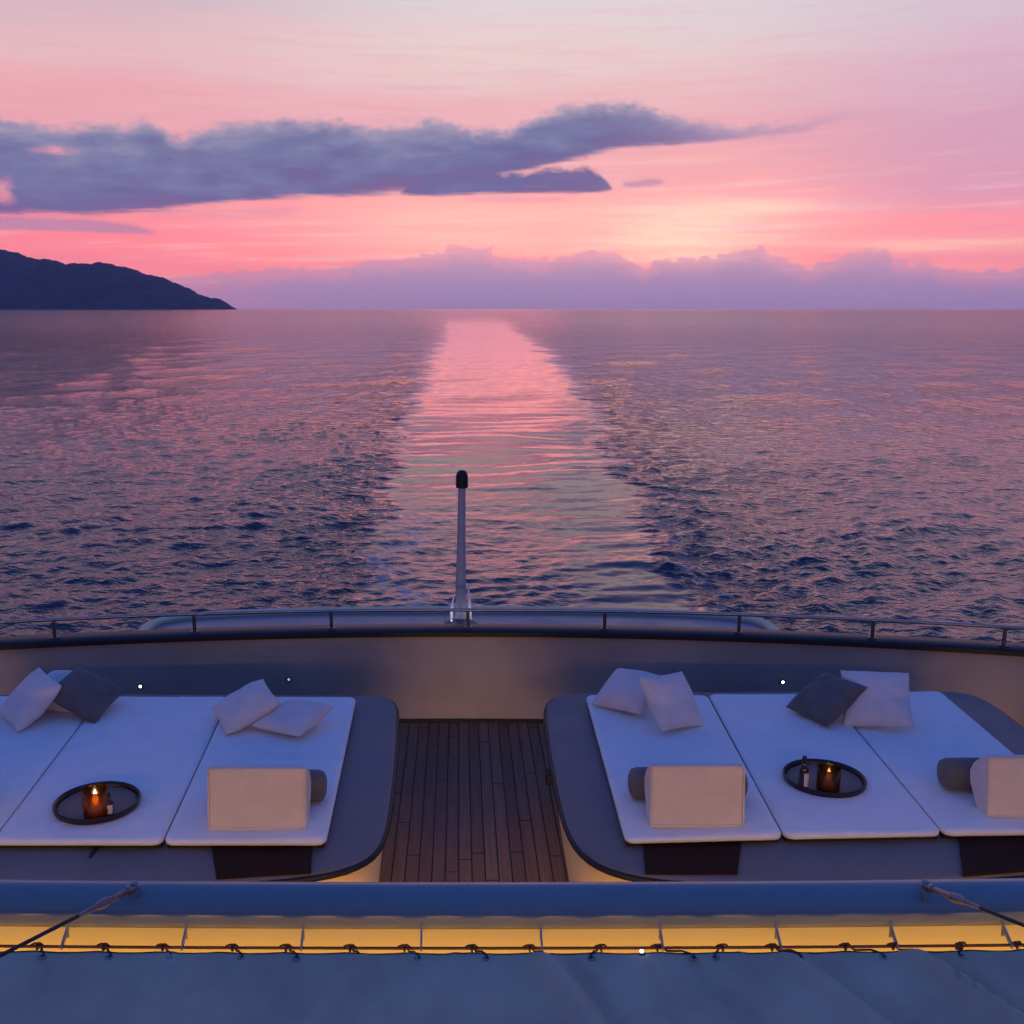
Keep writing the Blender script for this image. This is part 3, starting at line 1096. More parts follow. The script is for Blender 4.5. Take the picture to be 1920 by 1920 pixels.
def platform(pxs, label, cx, trims):
    pts = [tuple(at(x, y, ZP).xy) for x, y in pxs]
    pts = chaikin(pts, 2)
    o0 = Vector((cx, 5.2, ZD))
    loc = [(x - o0.x, y - o0.y) for x, y in pts]
    t = thing('sunbed_platform', label, 'sunbed platform', o0, 'sunbed platforms on the aft deck')
    H_ = ZP - ZD
    bm = bmesh.new()
    inn = offset_poly(loc, .05)
    bm_prism(bm, inn, .0, H_ - .05, .03)
    from_bm('base', bm, M['cream'], t)
    bm = bmesh.new()
    n = len(loc)
    rows = [(0.02, H_ - .05), (0.0, H_ - .042), (0.0, H_ - .012), (.010, H_ - .002), (.03, H_)]
    rings = []
    for off, z in rows:
        q = offset_poly(loc, off) if off else loc
        rings.append([bm.verts.new((x, y, z)) for x, y in q])
    for A, B in zip(rings, rings[1:]):
        for i in range(n):
            bm.faces.new((A[i], A[(i + 1) % n], B[(i + 1) % n], B[i]))
    bm.faces.new(rings[-1])
    bm.faces.new(rings[0])
    from_bm('top', bm, M['charcoal_top'], t)
    # black rubber edging round the top
    bm = bmesh.new()
    q = offset_poly(loc, -.004)
    bm_tube(bm, [(x, y, H_ - .028) for x, y in q[::2]], .016, 8, False, True)
    from_bm('edge_trim', bm, M['black_rubber'], t)
    for quad in trims:  # flat dark brown slabs on the platform top, in line with the back cushions
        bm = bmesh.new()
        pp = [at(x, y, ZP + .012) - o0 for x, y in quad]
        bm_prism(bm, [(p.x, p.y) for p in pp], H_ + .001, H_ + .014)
        from_bm('dark_panel', bm, M['dark_brown'], t)
    return t


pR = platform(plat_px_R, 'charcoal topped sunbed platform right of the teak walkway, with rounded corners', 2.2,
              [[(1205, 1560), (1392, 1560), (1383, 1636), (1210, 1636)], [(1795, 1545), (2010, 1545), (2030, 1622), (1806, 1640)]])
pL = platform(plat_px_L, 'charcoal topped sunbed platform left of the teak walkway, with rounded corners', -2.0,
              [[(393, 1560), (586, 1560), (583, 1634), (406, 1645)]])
# courtesy vents on the platform sides
for side, px in ((pL, 744), (pR, 1022)):
    q = at(px, 1457, ZD + .30)
    bm = bmesh.new()
    bm_box(bm, (0, 0, 0), (.05, .10, .07), .008)
    o = from_bm('vent', bm, M['black_rubber'], side)
    sgn = 1 if side is pL else -1
    o.location = (q.x - side.location.x - sgn * .03, q.y - side.location.y, .30)


# ------------------------------------------------------------------ mattresses
def mattress(pxs, label, seed, group, fold=None):
    P = [at(x, y, ZM) for x, y in pxs]          # aft-left, aft-right, fore-right, fore-left
    g = .0045
    c = sum((p.xy for p in P), Vector((0, 0))) / 4
    A, B, D_, E = [Vector((p.x, p.y)) - c for p in P]
    nx, ny = 46, 90
    th = ZM - ZP
    q = np.random.RandomState(seed)
    wx = [(q.uniform(3, 9), q.uniform(1, 7), q.uniform(0, 6), q.uniform(.0006, .0014)) for _ in range(7)]
    creases = [(q.uniform(.1, .65), q.uniform(.2, 1.7), q.uniform(-.7, .7) + (1.2 if k_ % 3 == 0 else 0), q.uniform(.10, .32), q.uniform(.0018, .004)) for k_ in range(7)]
    verts, faces = [], []

    def pt2(u, v):
        # rounded corners in unit square
        p_ = (A * (1 - u) + B * u) * (1 - v) + (E * (1 - u) + D_ * u) * v
        return p_
    W = (B - A).length
    L = (A - E).length
    rc = .05

    def plan(u, v, inset):
        x = (u - .5) * W
        y = (v - .5) * L
        hw, hl_ = W / 2 - g - inset, L / 2 - g - inset
        x = max(-hw, min(hw, x))
        y = max(-hl_, min(hl_, y))
        r_ = rc - inset * .5
        dx, dy = abs(x) - (hw - r_), abs(y) - (hl_ - r_)
        if dx > 0 and dy > 0:
            # square to round corner
            mx = max(dx, dy)
            ln = math.hypot(dx, dy)
            dx, dy = dx * mx / ln, dy * mx / ln
            x = math.copysign(hw - r_ + dx, x)
            y = math.copysign(hl_ - r_ + dy, y)
        return pt2(x / W + .5, y / L + .5)
    layers = []
    tops = []
    for j in range(ny + 1):
        row = []
        for i in range(nx + 1):
            u, v = i / nx, j / ny
            p_ = plan(u, v, .0)
            x, y = u * W, v * L
            ed = min(x, W - x, y, L - y)
            z = th - .010 * math.exp(-(ed / .012) ** 1.3)
            m_ = 1 - math.exp(-(ed / .05))
            for a, b, ph, am in wx:
                z += am * math.sin(a * x + b * y + ph + 1.2 * math.sin(y * 3 + ph)) * m_ * 2.0
            z += -.0045 * math.exp(-((ed - .06) / .006) ** 2) * .5
            for cx0, cy0, an, ln, am in creases:
                ca, sa = math.cos(an), math.sin(an)
                da = (x - cx0) * ca + (y - cy0) * sa
                db = -(x - cx0) * sa + (y - cy0) * ca
                z += am * math.exp(-(db / .011) ** 2 - (da / ln) ** 2) - am * .6 * math.exp(-((db - .022) / .018) ** 2 - (da / ln) ** 2)
            if fold:
                fy = fold[0] + fold[2] * math.sin(x * 3 + 1)
                z += fold[1] * math.exp(-((y - fy) / .012) ** 2) * (1 / (1 + math.exp(-(x - W * .28) * 25)))
                z -= fold[1] * .7 * math.exp(-((y - fy - .03) / .02) ** 2) * (1 / (1 + math.exp(-(x - W * .28) * 25)))
            row.append(len(verts))
            verts.append((p_.x, p_.y, z))
        tops.append(row)
    for j in range(ny):
        for i in range(nx):
            faces.append((tops[j][i], tops[j][i + 1], tops[j + 1][i + 1], tops[j + 1][i]))
    rim = [tops[0][i] for i in range(nx + 1)] + [tops[j][nx] for j in range(1, ny + 1)] + \
          [tops[ny][i] for i in range(nx - 1, -1, -1)] + [tops[j][0] for j in range(ny - 1, 0, -1)]
    lower = []
    for dz, sc in ((th - .014, 1.001), (th - .026, 1.0), (th - .030, .99)):
        rr = []
        for k in rim:
            x, y, z = verts[k]
            rr.append(len(verts))
            verts.append((x * sc, y * sc, dz))
        lower.append(rr)
    seq = [rim] + lower
    n = len(rim)
    for S0, S1 in zip(seq, seq[1:]):
        for k in range(n):
            faces.append((S0[k], S0[(k + 1) % n], S1[(k + 1) % n], S1[k]))
    faces.append(tuple(lower[-1]))
    t = thing('sun_mattress', label, 'mattress', (c.x, c.y, ZP), group)
    mk_mesh('cushion', verts, faces, M['mattress'], t)
    # dark tray the cushion lies in
    bm = bmesh.new()
    cor = [A * .965, B * .965, D_ * .965, E * .965]
    bm_prism(bm, [(p_.x, p_.y) for p_ in cor], .001, th - .030)
    from_bm('underframe', bm, M['black_rubber'], t)
    return t


GR = 'white mattresses on the sunbed platforms'
mattress([(1097, 1301), (1327, 1301), (1471, 1566), (1172, 1574)], 'white mattress on the right platform, next to the teak walkway', 1, GR)
mattress([(1327, 1299), (1549, 1298), (1770, 1560), (1471, 1566)], 'middle white mattress of the right platform, carrying a round tray', 2, GR)
mattress([(1549, 1297), (1764, 1294), (2075, 1556), (1770, 1560)], 'white mattress farthest right, under the square white pillow', 3, GR)
mattress([(431, 1304), (669, 1305), (612, 1577), (304, 1577)], 'white mattress left of the teak walkway, with a crease across it', 4, GR, (.93, .010, .012))
mattress([(191, 1303), (431, 1304), (304, 1577), (-18, 1577)], 'middle white mattress of the left platform, carrying the lit candle tray', 5, GR)
mattress([(-32, 1302), (191, 1303), (-18, 1577), (-339, 1575)], 'white mattress at the left edge of the photo, under the dark grey pillow', 6, GR)

# small latch peg hanging below the left mattress edge
pq = at(184, 1584, ZP)
bm = bmesh.new()
bm_tube(bm, [(0, 0, .0), (0, 0, .022), (0, -.02, .03)], [.012, .016, .012], 10)
bm_tube(bm, [(0, .0, .006), (.004, -.13, .006)], [.018, .004], 10)
pg = from_bm('latch_peg', bm, M['black_rubber'], None, True, (pq.x, pq.y, ZP))
tag(pg, 'small dark pointed peg below the mattress edge left of the brown panel', 'peg')


# ------------------------------------------------------------------ pillows
def pillow_mesh(size, thick, seed, pinch=.055, flop=.02):
    q = np.random.RandomState(seed)
    n = 34
    s = size / 2
    verts, faces = [], []
    idx = {}
    wr = [(q.uniform(-9, 9), q.uniform(-9, 9), q.uniform(0, 6.28), q.uniform(.0008, .0020)) for _ in range(7)]
    fl = [(q.uniform(-1, 1), q.uniform(-1, 1)) for _ in range(3)]
    for side in (1, -1):
        for j in range(n + 1):
            for i in range(n + 1):
                u, v = -1 + 2 * i / n, -1 + 2 * j / n
                edge = i in (0, n) or j in (0, n)
                if side == -1 and edge:
                    idx[(side, i, j)] = idx[(1, i, j)]
                    continue
                x = s * u * (1 - pinch * (1 - v * v) * abs(u) ** 2)
                z = s * v * (1 - pinch * (1 - u * u) * abs(v) ** 2)
                a = max(0, (1 - abs(u) ** 2.6)) ** .55
                b = max(0, (1 - abs(v) ** 2.6)) ** .55
                y = -side * thick / 2 * a * b
                for kx, kz, ph, am in wr:
                    y += am * math.sin(kx * x / size * 2 + kz * z / size * 2 + ph) * a * b * 1.4
                # radial puckers towards the corners
                rr = abs(u) * abs(v)
                y += side * .006 * math.sin(math.atan2(v, u) * 9 + seed) * rr * a * b
                y += flop * (fl[0][0] * u * u + fl[0][1] * v * v + fl[1][0] * u * v + fl[1][1] * v)
                idx[(side, i, j)] = len(verts)
                verts.append((x, y, z))
    for side in (1, -1):
        for j in range(n):
            for i in range(n):
                f = (idx[(side, i, j)], idx[(side, i + 1, j)], idx[(side, i + 1, j + 1)], idx[(side, i, j + 1)])
                faces.append(f if side == 1 else f[::-1])
    return verts, faces


def pillow(label, x, y, size, spin, lean, yaw, m_, seed, thick=.15, group='throw pillows on the mattresses', flop=.012):
    """centre over (x,y), resting on the mattress; spin in its plane, lean back, turn about z"""
    verts, faces = pillow_mesh(size * .95, thick * 1.08, seed, flop=flop)
    rot = Euler((0, 0, R(yaw))).to_matrix() @ Euler((-R(lean), 0, 0)).to_matrix() @ Euler((0, R(spin), 0)).to_matrix()
    vs = [rot @ Vector(v) for v in verts]
    zmin = min(v.z for v in vs)
    o = mk_mesh('throw_pillow', [(v.x, v.y, v.z - zmin - .006) for v in vs], faces, m_)
    o.location = (x, y, ZM)
    tag(o, label, 'pillow', group)
    return o


PW, PG = M['pillow_white'], M['pillow_grey']
pillow('white pillow leaning left of the dark grey pillow at the photo left edge', -2.645, 6.078, .385, -87, 49.3, -46.8, PW, 21)
pillow('white pillow mostly hidden behind the dark grey pillow at far left', -2.54, 6.31, .36, 6, 66, -6, PW, 22)
pillow('dark grey pillow turned on its corner at the left end of the left sunbed', -2.345, 6.204, .385, -24, 60, 55, PG, 23)
pillow('white pillow with raised corner leaning on a flatter one, on the creased mattress', -1.31, 6.04, .385, 10.7, 63, -54, PW, 24)
pillow('white pillow lying almost flat beside the leaning one, on the creased mattress', -1.0, 5.95, .385, -14, 78, -43, PW, 25, thick=.115)
pillow('white pillow tucked behind another at the walkway end of the right sunbed', 1.09, 6.31, .39, -8.5, 64, -47, PW, 26)
pillow('white pillow tilted in front of another at the walkway end of the right sunbed', 1.295, 5.99, .385, 8.6, 40.4, 38.5, PW, 27)
pillow('dark grey pillow turned on its corner against the large square white one', 2.29, 6.13, .39, -90, 58, -66, PG, 28)
pillow('large square white pillow beside the dark grey one on the right sunbed', 2.565, 6.05, .425, -98.3, 52.5, -25.4, PW, 29)


# ------------------------------------------------------------------ back cushions with bolsters
def box_cushion(label, pxl, pxr, pyb, seed):
    A = at(pxl, pyb, ZM)
    B = at(pxr, pyb, ZM)
    W = B.x - A.x
    prof = [(0, .0), (.0, .02), (.018, .16), (.035, .285), (.042, .305), (.062, .31), (.100, .292), (.178, .225), (.212, .165), (.198, .10), (.135, .03), (.10, .0)]
    nx = 26
    verts, faces = [], []
    np_ = len(prof)
    cy = sum(p[0] for p in prof) / np_
    cz = sum(p[1] for p in prof) / np_
    for i in range(nx + 1):
        u = i / nx
        x = (u - .5) * W
        e = min(x + W / 2, W / 2 - x)
        k = 1 - .07 * math.exp(-(e / .010) ** 1.2)
        for j, (y, z) in enumerate(prof):
            yy = cy + (y - cy) * k
            zz = cz + (z - cz) * (k if j not in (0, 1, np_ - 1) else 1)
            belly = -.007 * math.sin(math.pi * u) * math.sin(math.pi * min(1, z / .31))
            if j <= 4:
                yy += belly
            verts.append((x, yy, max(zz, 0.0) - .002))
    for i in range(nx):
        for j in range(np_):
            faces.append((i * np_ + j, i * np_ + (j + 1) % np_, (i + 1) * np_ + (j + 1) % np_, (i + 1) * np_ + j))
    faces.append(tuple(range(np_)))
    faces.append(tuple(nx * np_ + j for j in range(np_)))
    t = thing('back_cushion', label, 'back cushion', ((A.x + B.x) / 2, A.y, ZM), 'cream back cushions facing forward')
    o = mk_mesh('cushion', verts, faces, M['pillow_cream'], t)
    o.data.set_sharp_from_angle(angle=R(50))
    # piping round the front face
    bm = bmesh.new()
    h, w = .300, W / 2 - .002
    ring = []
    for k in range(9):
        ring.append((-w + 2 * w * k / 8, -.004, .012))
    for k in range(1, 6):
        ring.append((w, -.004 + .038 * k / 6, .012 + (h - .012) * k / 6))
    for k in range(9):
        ring.append((w - 2 * w * k / 8, .036, h))
    for k in range(1, 6):
        ring.append((-w, .036 - .038 * k / 6, h - (h - .012) * k / 6))
    bm_tube(bm, ring, .0045, 6, False, True)
    from_bm('piping', bm, M['pillow_cream'], t)
    return t


def bolster(label, pxl, pxr, py_mid, r, seed):
    # axis across the boat; py_mid is the picture height of its middle
    z = ZM + r
    A = at(pxl, py_mid, z)
    B = at(pxr, py_mid, z)
    L = B.x - A.x
    bm = bmesh.new()
    prof = [(0, -L / 2), (r * .55, -L / 2 + .002), (r * .88, -L / 2 + .015), (r * .99, -L / 2 + .04), (r * 1.01, -L / 4), (r * .99, 0),
            (r * 1.01, L / 4), (r * .99, L / 2 - .04), (r * .88, L / 2 - .015), (r * .55, L / 2 - .002), (0, L / 2)]
    bm_lathe(bm, prof, 28)
    bmesh.ops.rotate(bm, verts=bm.verts, cent=(0, 0, 0), matrix=Matrix.Rotation(R(90), 3, 'Y'))
    o = from_bm('bolster', bm, M['bolster'], None)
    o.location = ((A.x + B.x) / 2, A.y, ZM + r - .004)
    tag(o, label, 'bolster', 'dark bolsters behind the back cushions')
    return o


box_cushion('cream back cushion on the creased mattress left of the walkway', 391, 574, 1556, 1)
box_cushion('cream back cushion standing just right of the walkway', 1220, 1394, 1551, 2)
box_cushion('cream back cushion cut by the right edge of the photo', 1850, 2028, 1533, 3)
box_cushion('cream back cushion beyond the left edge, only its side showing', -212, -27, 1535, 4)
bolster('dark bolster poking out right of the cream cushion, left of the walkway', 404, 612, 1472, .082, 1)
bolster('dark bolster behind the cream cushion just right of the walkway', 1179, 1399, 1467, .082, 2)
bolster('dark bolster behind the cream cushion at the right edge', 1763, 1985, 1449, .082, 3)


# ------------------------------------------------------------------ trays
def tray(px, py, label):
    c = at(px, py, ZM)
    t = thing('round_tray', label, 'tray', (c.x, c.y, ZM), 'round serving trays')
    r = .212
    bm = bmesh.new()
    bm_lathe(bm, [(0, .0), (r - .01, .0), (r, .008), (r + .004, .030), (r - .002, .036), (r - .010, .030), (r - .014, .010), (0, .010)], 56)
    from_bm('rim', bm, M['tray_wood'], t)
    bm = bmesh.new()
    bm_lathe(bm, [(0, .0105), (r - .018, .0105), (r - .020, .0125), (0, .0125)], 48)
    from_bm('liner', bm, M['tray_mat'], t)
    return t


tray(183, 1511, 'round dark tray holding the lit candle, on the left sunbed')
tray(1545, 1465, 'round dark tray holding a tall bottle and amber jar, on the right sunbed')


def candle_jar(px, py, label, g, fm, r, h, fl, power):
    c = at(px, py, ZM + .0125)
    t = thing('candle_jar', label, 'candle', (c.x, c.y, ZM + .0125), 'amber candle jars')
    bm = bmesh.new()
    bm_lathe(bm, [(0, 0), (r * .92, 0), (r, .008), (r, h - .006), (r * .97, h), (r * .93, h - .004), (r * .93, .014), (0, .014)], 32)
    from_bm('glass', bm, g, t)
    bm = bmesh.new()
    bm_lathe(bm, [(0, .0145), (r * .60, .0145), (r * .62, .02), (r * .6, h * .42), (r * .5, h * .45), (0, h * .43)], 24)
    from_bm('wax', bm, M['wax'], t)
    bm = bmesh.new()
    k = fl
    bm_lathe(bm, [(0, 0), (.006 * k, .004 * k), (.009 * k, .012 * k), (.007 * k, .022 * k), (.003 * k, .034 * k), (0, .042 * k)], 14, (0, 0, h * .44))
    from_bm('flame', bm, fm, t)
    ld = bpy.data.lights.new('candle_light', 'POINT')
    ld.energy = power
    ld.color = (1.0, .42, .12)
    ld.shadow_soft_size = .012
    lo = bpy.data.objects.new('candle_light', ld)
    C.objects.link(lo)
    lo.parent = t
    lo.location = (0, 0, h * .44 + .03)
    return t


candle_jar(181, 1529, 'dark amber glass jar with bright lit candle on left tray', M['amber'], M['flame'], .062, .145, 1.9, .35)
candle_jar(1552, 1480, 'squat yellow amber jar glowing faintly on right tray', M['amber_yellow'], M['flame_dim'], .060, .125, 1.6, .10)


def bottle(px, py, label, h, r):
    c = at(px, py, ZM + .0125)
    t = thing('bottle', label, 'bottle', (c.x, c.y, ZM + .0125), 'small dark bottles on the trays')
    bm = bmesh.new()
    bm_lathe(bm, [(0, 0), (r * .9, 0), (r, .006), (r, h * .58), (r * .85, h * .66), (r * .42, h * .74), (r * .38, h * .90), (0, h * .90)], 22)
    from_bm('body', bm, M['bottle'], t)
    bm = bmesh.new()
    bm_lathe(bm, [(0, h * .90), (r * .46, h * .90), (r * .48, h * .99), (r * .4, h), (0, h)], 16)
    from_bm('stopper', bm, M['black_rubber'], t)
    bm = bmesh.new()
    seg = 8
    v = []
    for k in range(seg + 1):
        a = R(-100 + 75 * k / seg)
        for z in (h * .10, h * .52):
            v.append(bm.verts.new(((r + .0012) * math.cos(a), (r + .0012) * math.sin(a), z)))
    for k in range(seg):
        bm.faces.new((v[2 * k], v[2 * k + 2], v[2 * k + 3], v[2 * k + 1]))
    o = from_bm('paper_label', bm, M['label'], t)
    return t


bottle(206, 1527, 'small dark bottle with pale label beside the lit candle', .115, .021)
bottle(1505, 1478, 'tall slim dark bottle with pale label on the right tray', .18, .025)


# ------------------------------------------------------------------ small lights in the bulwark
def wall_light(px, py, label, strong):
    y = 7.6
    for _ in range(5):
        r_ = ray(px, py)
        x = r_.x / r_.y * y
        y = 7.65 - x * x / 36.0
    z = ZC + r_.z / r_.y * y
    t = thing('wall_light', label, 'light', (x, y - .003, z), 'small round lights in the bulwark')
    bm = bmesh.new()
    bm_lathe(bm, [(0, 0), (.022, 0), (.022, .006), (.014, .010), (0, .010)], 20)
    bmesh.ops.rotate(bm, verts=bm.verts, cent=(0, 0, 0), matrix=Matrix.Rotation(R(90), 3, 'X'))
    from_bm('bezel', bm, M['dark_steel'], t)
    bm = bmesh.new()
    bm_lathe(bm, [(0, .0105), (.011, .0105), (.009, .014), (0, .016)], 16)
    bmesh.ops.rotate(bm, verts=bm.verts, cent=(0, 0, 0), matrix=Matrix.Rotation(R(90), 3, 'X'))
    from_bm('lens', bm, M['lens'] if strong else M['lens_dim'], t)


M['lens_dim'] = mat('lamp_lens_dim', (.6, .65, .7), .4, emis=(.7, .8, 1.0), estr=.45)
wall_light(264, 1286, 'small bright white light in the bulwark, leftmost of three', True)
wall_light(542, 1273, 'small dim white light in the bulwark above the creased mattress', False)
wall_light(1467, 1278, 'small bright white light in the bulwark behind the right sunbed', True)

# ------------------------------------------------------------------ overhang beam in the foreground
ZB = 1082 * CP * 3.0 / FPX      # beam top below the camera
ZBT = ZC - ZB
YB = (3.0 - ZB * SP) / CP
TR = .064                       # tube radius


def beam_y(x):
    return YB + .008 * x * x


xs = [-5.3 + 10.6 * i / 70 for i in range(71)]
beam = thing('overhang_beam', 'rounded blue grey beam across the foreground above lit yellow fascia', 'beam', (0, YB, ZBT - TR))
O = Vector((0, YB, ZBT - TR))
bm = bmesh.new()
bm_tube(bm, [(x, beam_y(x) - YB, 0) for x in xs], TR, 40)
from_bm('tube', bm, M['beam'], beam)
path = [(x, beam_y(x) - YB + .012) for x in xs]
sweep_wall('fascia', path, [(.046, -TR - .36), (.046, -.036), (.034, -.036), (.034, -TR - .36)], M['cream_fascia'], beam)  # hidden lower part lengthened to block strip light from the cushions
# end posts carrying the beam down to the deck (outside the picture)
for sx in (-1, 1):
    bm = bmesh.new()
    bm_tube(bm, [(sx * 5.2, beam_y(5.2) - YB, -TR - .01), (sx * 5.2, beam_y(5.2) - YB, ZD - O.z)], .05, 16)
    from_bm('support_post', bm, M['steel'], beam)
# rod for the awning lacing, slightly in front of the beam
ZR = 2.90


def rod_pt(px_x, dy=0.0):
    return px_x


y_rod = None
pr_c = atd(960, 1778, 2.92)
rod_y, rod_z = pr_c.y, pr_c.z
bm = bmesh.new()
bm_tube(bm, [(x, rod_y + .006 * x * x - O.y, rod_z - O.z) for x in xs], .0042, 8)
from_bm('lacing_rod', bm, M['rod'], beam)
br_me = None
for px in (-330, -105, 120, 345, 567, 790, 1015, 1240, 1460, 1678, 1893, 2110, 2330):
    x = (px - CX) / FPX * 2.94
    yb = beam_y(x) - YB
    ry, rz = rod_y + .006 * x * x - O.y, rod_z - O.z
    bm = bmesh.new()
    # flat plate from the tube down to the rod
    pts = [(yb - TR * .96, -.012), (yb - TR * .98, -TR * 1.1), (ry + .03, rz + .012), (ry - .006, rz - .006), (ry - .012, rz + .004), (yb - TR * 1.12, -TR * .55)]
    for sx in (0,):
        lo = [bm.verts.new((-.0028, a, b)) for a, b in pts]
        hi = [bm.verts.new((.0028, a, b)) for a, b in pts]
        bm.faces.new(lo)
        bm.faces.new(hi)
        for k in range(len(pts)):
            bm.faces.new((lo[k], lo[(k + 1) % len(pts)], hi[(k + 1) % len(pts)], hi[k]))
    o = from_bm('bracket', bm, M['beam'], beam, False)
    o.location = (x, 0, 0)

# ------------------------------------------------------------------ awning canvas laced to the rod
edge = atd(960, 1789, 2.86)
ey, ez = edge.y, edge.z
aw = thing('awning', 'blue grey canvas awning laced along the foreground, creased at its right side', 'awning', (0, ey, ez))


def ridge(x, y, x0, sl, wid, amp, l0):
    """a fold starting at the edge at x0, running towards the camera"""
    dd = (x - (x0 + sl * y)) / (wid * (1 + 1.3 * y))
    return amp * math.exp(-dd * dd) * math.exp(-y / l0) * (1 - math.exp(-y / .05))


nx_, ny_ = 540, 44
verts, faces = [], []
folds = [(-1.10, -.10, .030, -.012, .5), (-.25, -.35, .035, .013, .7), (-.70, .1, .05, .008, .6),
         (.22, .36, .030, .022, .9), (.30, .40, .020, -.014, .9), (.52, .20, .022, .010, .7), (.62, .45, .03, -.014, .8), (.88, .50, .025, .016, .8),
         (.97, .62, .022, -.016, .8), (1.22, .58, .026, .026, 1.0), (1.30, .66, .018, -.018, 1.0), (1.48, .7, .02, .014, .8),
         (-1.55, -.3, .03, .010, .7), (.02, .08, .03, -.008, .5), (-.45, .0, .02, -.007, .4)]
pitch = .172
rf = random.Random(5)
folds += [(k * .172 + .035 + rf.uniform(-.02, .02), rf.uniform(-.25, .3), .014, rf.choice((-1, 1)) * rf.uniform(.002, .004), .16) for k in range(-19, 20)]
XA = 3.4
for j in range(ny_ + 1):
    v = (j / ny_) ** 1.4
    y = v * 2.7
    for i in range(nx_ + 1):
        x = -XA + 2 * XA * i / nx_
        sc = abs(math.sin(math.pi * (x - .035) / pitch))
        yo = .006 * x * x - .012 * sc * math.exp(-y / .03)
        z = -.05 * y + .004 * sc * math.exp(-y / .06)
        z -= .028 * math.sin(math.pi * min(1, y / 2.7))
        for f in folds:
            z += ridge(x, y, *f) * 2.6
        z += .0022 * math.exp(-((y - .05) / .006) ** 2) + .0030 * math.exp(-(((x + .4) % .78 - .39) / .013) ** 2)
        z += .003 * math.sin(x * 9 + y * 5) * (1 - math.exp(-y / .2))
        verts.append((x, yo - y, z))
for j in range(ny_):
    for i in range(nx_):
        a = j * (nx_ + 1) + i
        faces.append((a, a + 1, a + nx_ + 2, a + nx_ + 1))
M['canvas'] = cloth_mat('grey_canvas', (.64, .48, .31), 500, 3.0, .35, .13)
cv = mk_mesh('canvas', verts, faces, M['canvas'], aw)
md = cv.modifiers.new('thickness', 'SOLIDIFY')
md.thickness = .003
# dark hem along the edge
bm = bmesh.new()
hem = []
for i in range(0, nx_ + 1, 1):
    x, y, z = verts[i]
    hem.append((x, y + .002, z + .001))
bm_tube(bm, hem, .0035, 6)
from_bm('hem', bm, M['rope'], aw)
# side edges and inner end fixed to the upper deck: two battens
bm = bmesh.new()
bm_tube(bm, [(-XA - .02, -2.72, -.135), (XA + .02, -2.72, -.135)], .018, 10)
from_bm('inner_batten', bm, M['dark_steel'], aw)
# lacing cords
n = -15
for n in range(-19, 20):
    x0 = n * pitch + .035
    rr = random.Random(n + 50)
    x0 += rr.uniform(-.02, .02)
    ry = rod_y + .006 * x0 * x0 - ey
    rz = rod_z - ez
    cy0 = .006 * x0 * x0
    s_ = rr.uniform(.035, .055) * (1 if x0 < .3 else rr.choice((1, 1.6, -1)))
    bm = bmesh.new()
    loop = []
    for k in range(13):
        a = k / 12 * 2 * math.pi * 1.15
        loop.append((x0 + .004 * k / 12, ry + .0085 * math.cos(a), rz + .0085 * math.sin(a)))
    tail = [(x0 + s_ * .35, ry - .006, rz - .006), (x0 + s_ * .7, cy0 + .004, .006), (x0 + s_, cy0 - .012, .006), (x0 + s_ * 1.08, cy0 - .022, .0035),
            (x0 + s_ * .98, cy0 - .026, .0045)]
    bm_tube(bm, loop + tail, rr.uniform(.0024, .0034), 7)
    bm_tube(bm, [(x0 - .016, ry, rz + .006), (x0 - .004, ry - .004, rz + .012), (x0 + .010, ry, rz + .010), (x0 + .018, ry + .002, rz + .003)], [.0018, .0032, .0032, .0018], 7)
    from_bm('lacing_cord', bm, M['rope'], aw)
    bm = bmesh.new()
    ring = [(x0 + s_ * 1.0 + .0085 * math.cos(a * math.pi / 6), cy0 - .024 + .0085 * math.sin(a * math.pi / 6), .0045) for a in range(12)]
    bm_tube(bm, ring, .0022, 6, False, True)
    from_bm('eyelet', bm, M['steel'], aw)

# emissive dot standing in for a white glint on a metal clip
lp = atd(1203, 1787, 2.85)
cl = thing('clip_glint', 'tiny glowing dot standing in for a glint on a metal clip at the canvas edge', 'light', lp)
bm = bmesh.new()
bm_lathe(bm, [(0, -.004), (.008, -.004), (.008, .003), (.0065, .004), (0, .004)], 14)
from_bm('housing', bm, M['dark_steel'], cl)
bm = bmesh.new()
bm_lathe(bm, [(0, .0041), (.0058, .0041), (.005, .008), (0, .0105)], 12)
from_bm('glint', bm, M['lens'], cl)


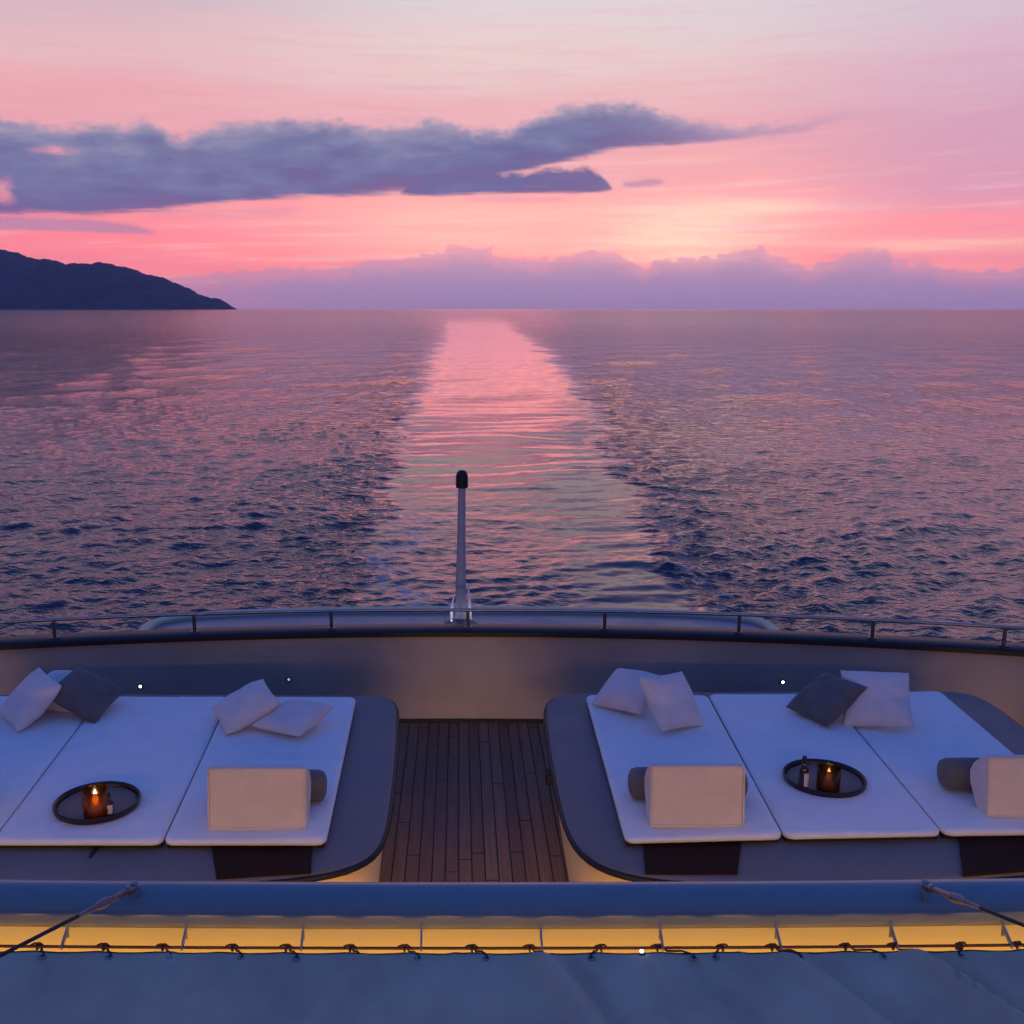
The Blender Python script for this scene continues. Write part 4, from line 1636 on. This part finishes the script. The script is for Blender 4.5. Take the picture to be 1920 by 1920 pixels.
# warm light strips of the overhang (under the canvas and under the fascia)
def strip(label, loc, size, target, power, name='light_strip', spread=160):
    t = thing(name, label, 'light', loc, 'warm light strips under the overhang')
    bm = bmesh.new()
    bm_box(bm, (0, 0, .012), (size[0], size[1] * 1.2, .016), .003)
    from_bm('housing', bm, M['white_paint'], t)
    bm = bmesh.new()
    bm_box(bm, (0, 0, 0), (size[0] - .02, size[1] * .6, .006), .001)
    from_bm('diffuser', bm, M['warm_strip'], t)
    ld = bpy.data.lights.new('strip_light', 'AREA')
    ld.shape = 'RECTANGLE'
    ld.size = size[0]
    ld.size_y = size[1]
    ld.energy = power
    ld.spread = R(spread)
    ld.color = (1.0, .52, .14)
    lo = bpy.data.objects.new('strip_light', ld)
    C.objects.link(lo)
    lo.parent = t
    lo.location = (0, 0, -.01)
    lo.rotation_euler = (Vector(target)).to_track_quat('-Z', 'Y').to_euler()
    return t


strip('warm light strip hidden under the canvas, shining on the yellow fascia', (0, ey - .45, ez - .18), (8.0, .06), (0, 1, -.30), 38, spread=110)
strip('warm light strip under the aft side of the overhang beam', (0, YB + .12, ZBT - TR * 2 - .20), (8.6, .05), (0, 1, -.50), 36.0, spread=140)

strip('added low warm light strip, out of view, brightening the bed fronts', (0, YB + .25, ZD + .30), (8.6, .05), (0, 1, -.20), 30, spread=42)  # unseen extra source, added to brighten the bed fronts


# ------------------------------------------------------------------ stays
def stay(name_label, p0, p1, fit_len):
    p0, p1 = Vector(p0), Vector(p1)
    d_ = (p1 - p0).normalized()
    t = thing('wire_stay', name_label, 'cable', p0, 'wire stays fixed to the beam')
    bm = bmesh.new()
    L = (p1 - p0).length
    bm_tube(bm, [d_ * (fit_len * .9), d_ * L], .0052, 8)
    from_bm('wire', bm, M['rod_dark'], t)
    bm = bmesh.new()
    q = [0, .008, .03, .034, .10, .104, .135, .15, fit_len + .02]
    rr = [.009, .013, .013, .0085, .0085, .0125, .0125, .0075, .0055]
    bm_tube(bm, [d_ * a for a in q], rr, 12)
    from_bm('turnbuckle', bm, M['steel_brown'], t)
    bm = bmesh.new()
    bm_box(bm, (0, .0, -.012), (.016, .022, .06), .004)
    bm_tube(bm, [(-.02, 0, .0), (.02, 0, .0)], .006, 10)
    from_bm('lug', bm, M['beam'], t)
    return t


M['rod_dark'] = mat('dark_wire', (.05, .035, .04), .5, metal=.4)
M['steel_brown'] = mat('worn_steel', (.30, .22, .21), .4, metal=.8, var=.25, vscale=40)
a0 = atd(252, 1664, 2.965)
a1 = atd(0, 1792, 2.55)
a1 = a0 + (a1 - a0) * 3.2
stay('dark wire stay with turnbuckle running from the beam to the left edge', a0, a1, .19)
b0 = atd(1736, 1662, 2.965)
b1 = atd(1920, 1735, 2.62)
b1 = b0 + (b1 - b0) * 4.0
stay('dark wire stay with turnbuckle running from the beam to the right edge', b0, b1, .19)
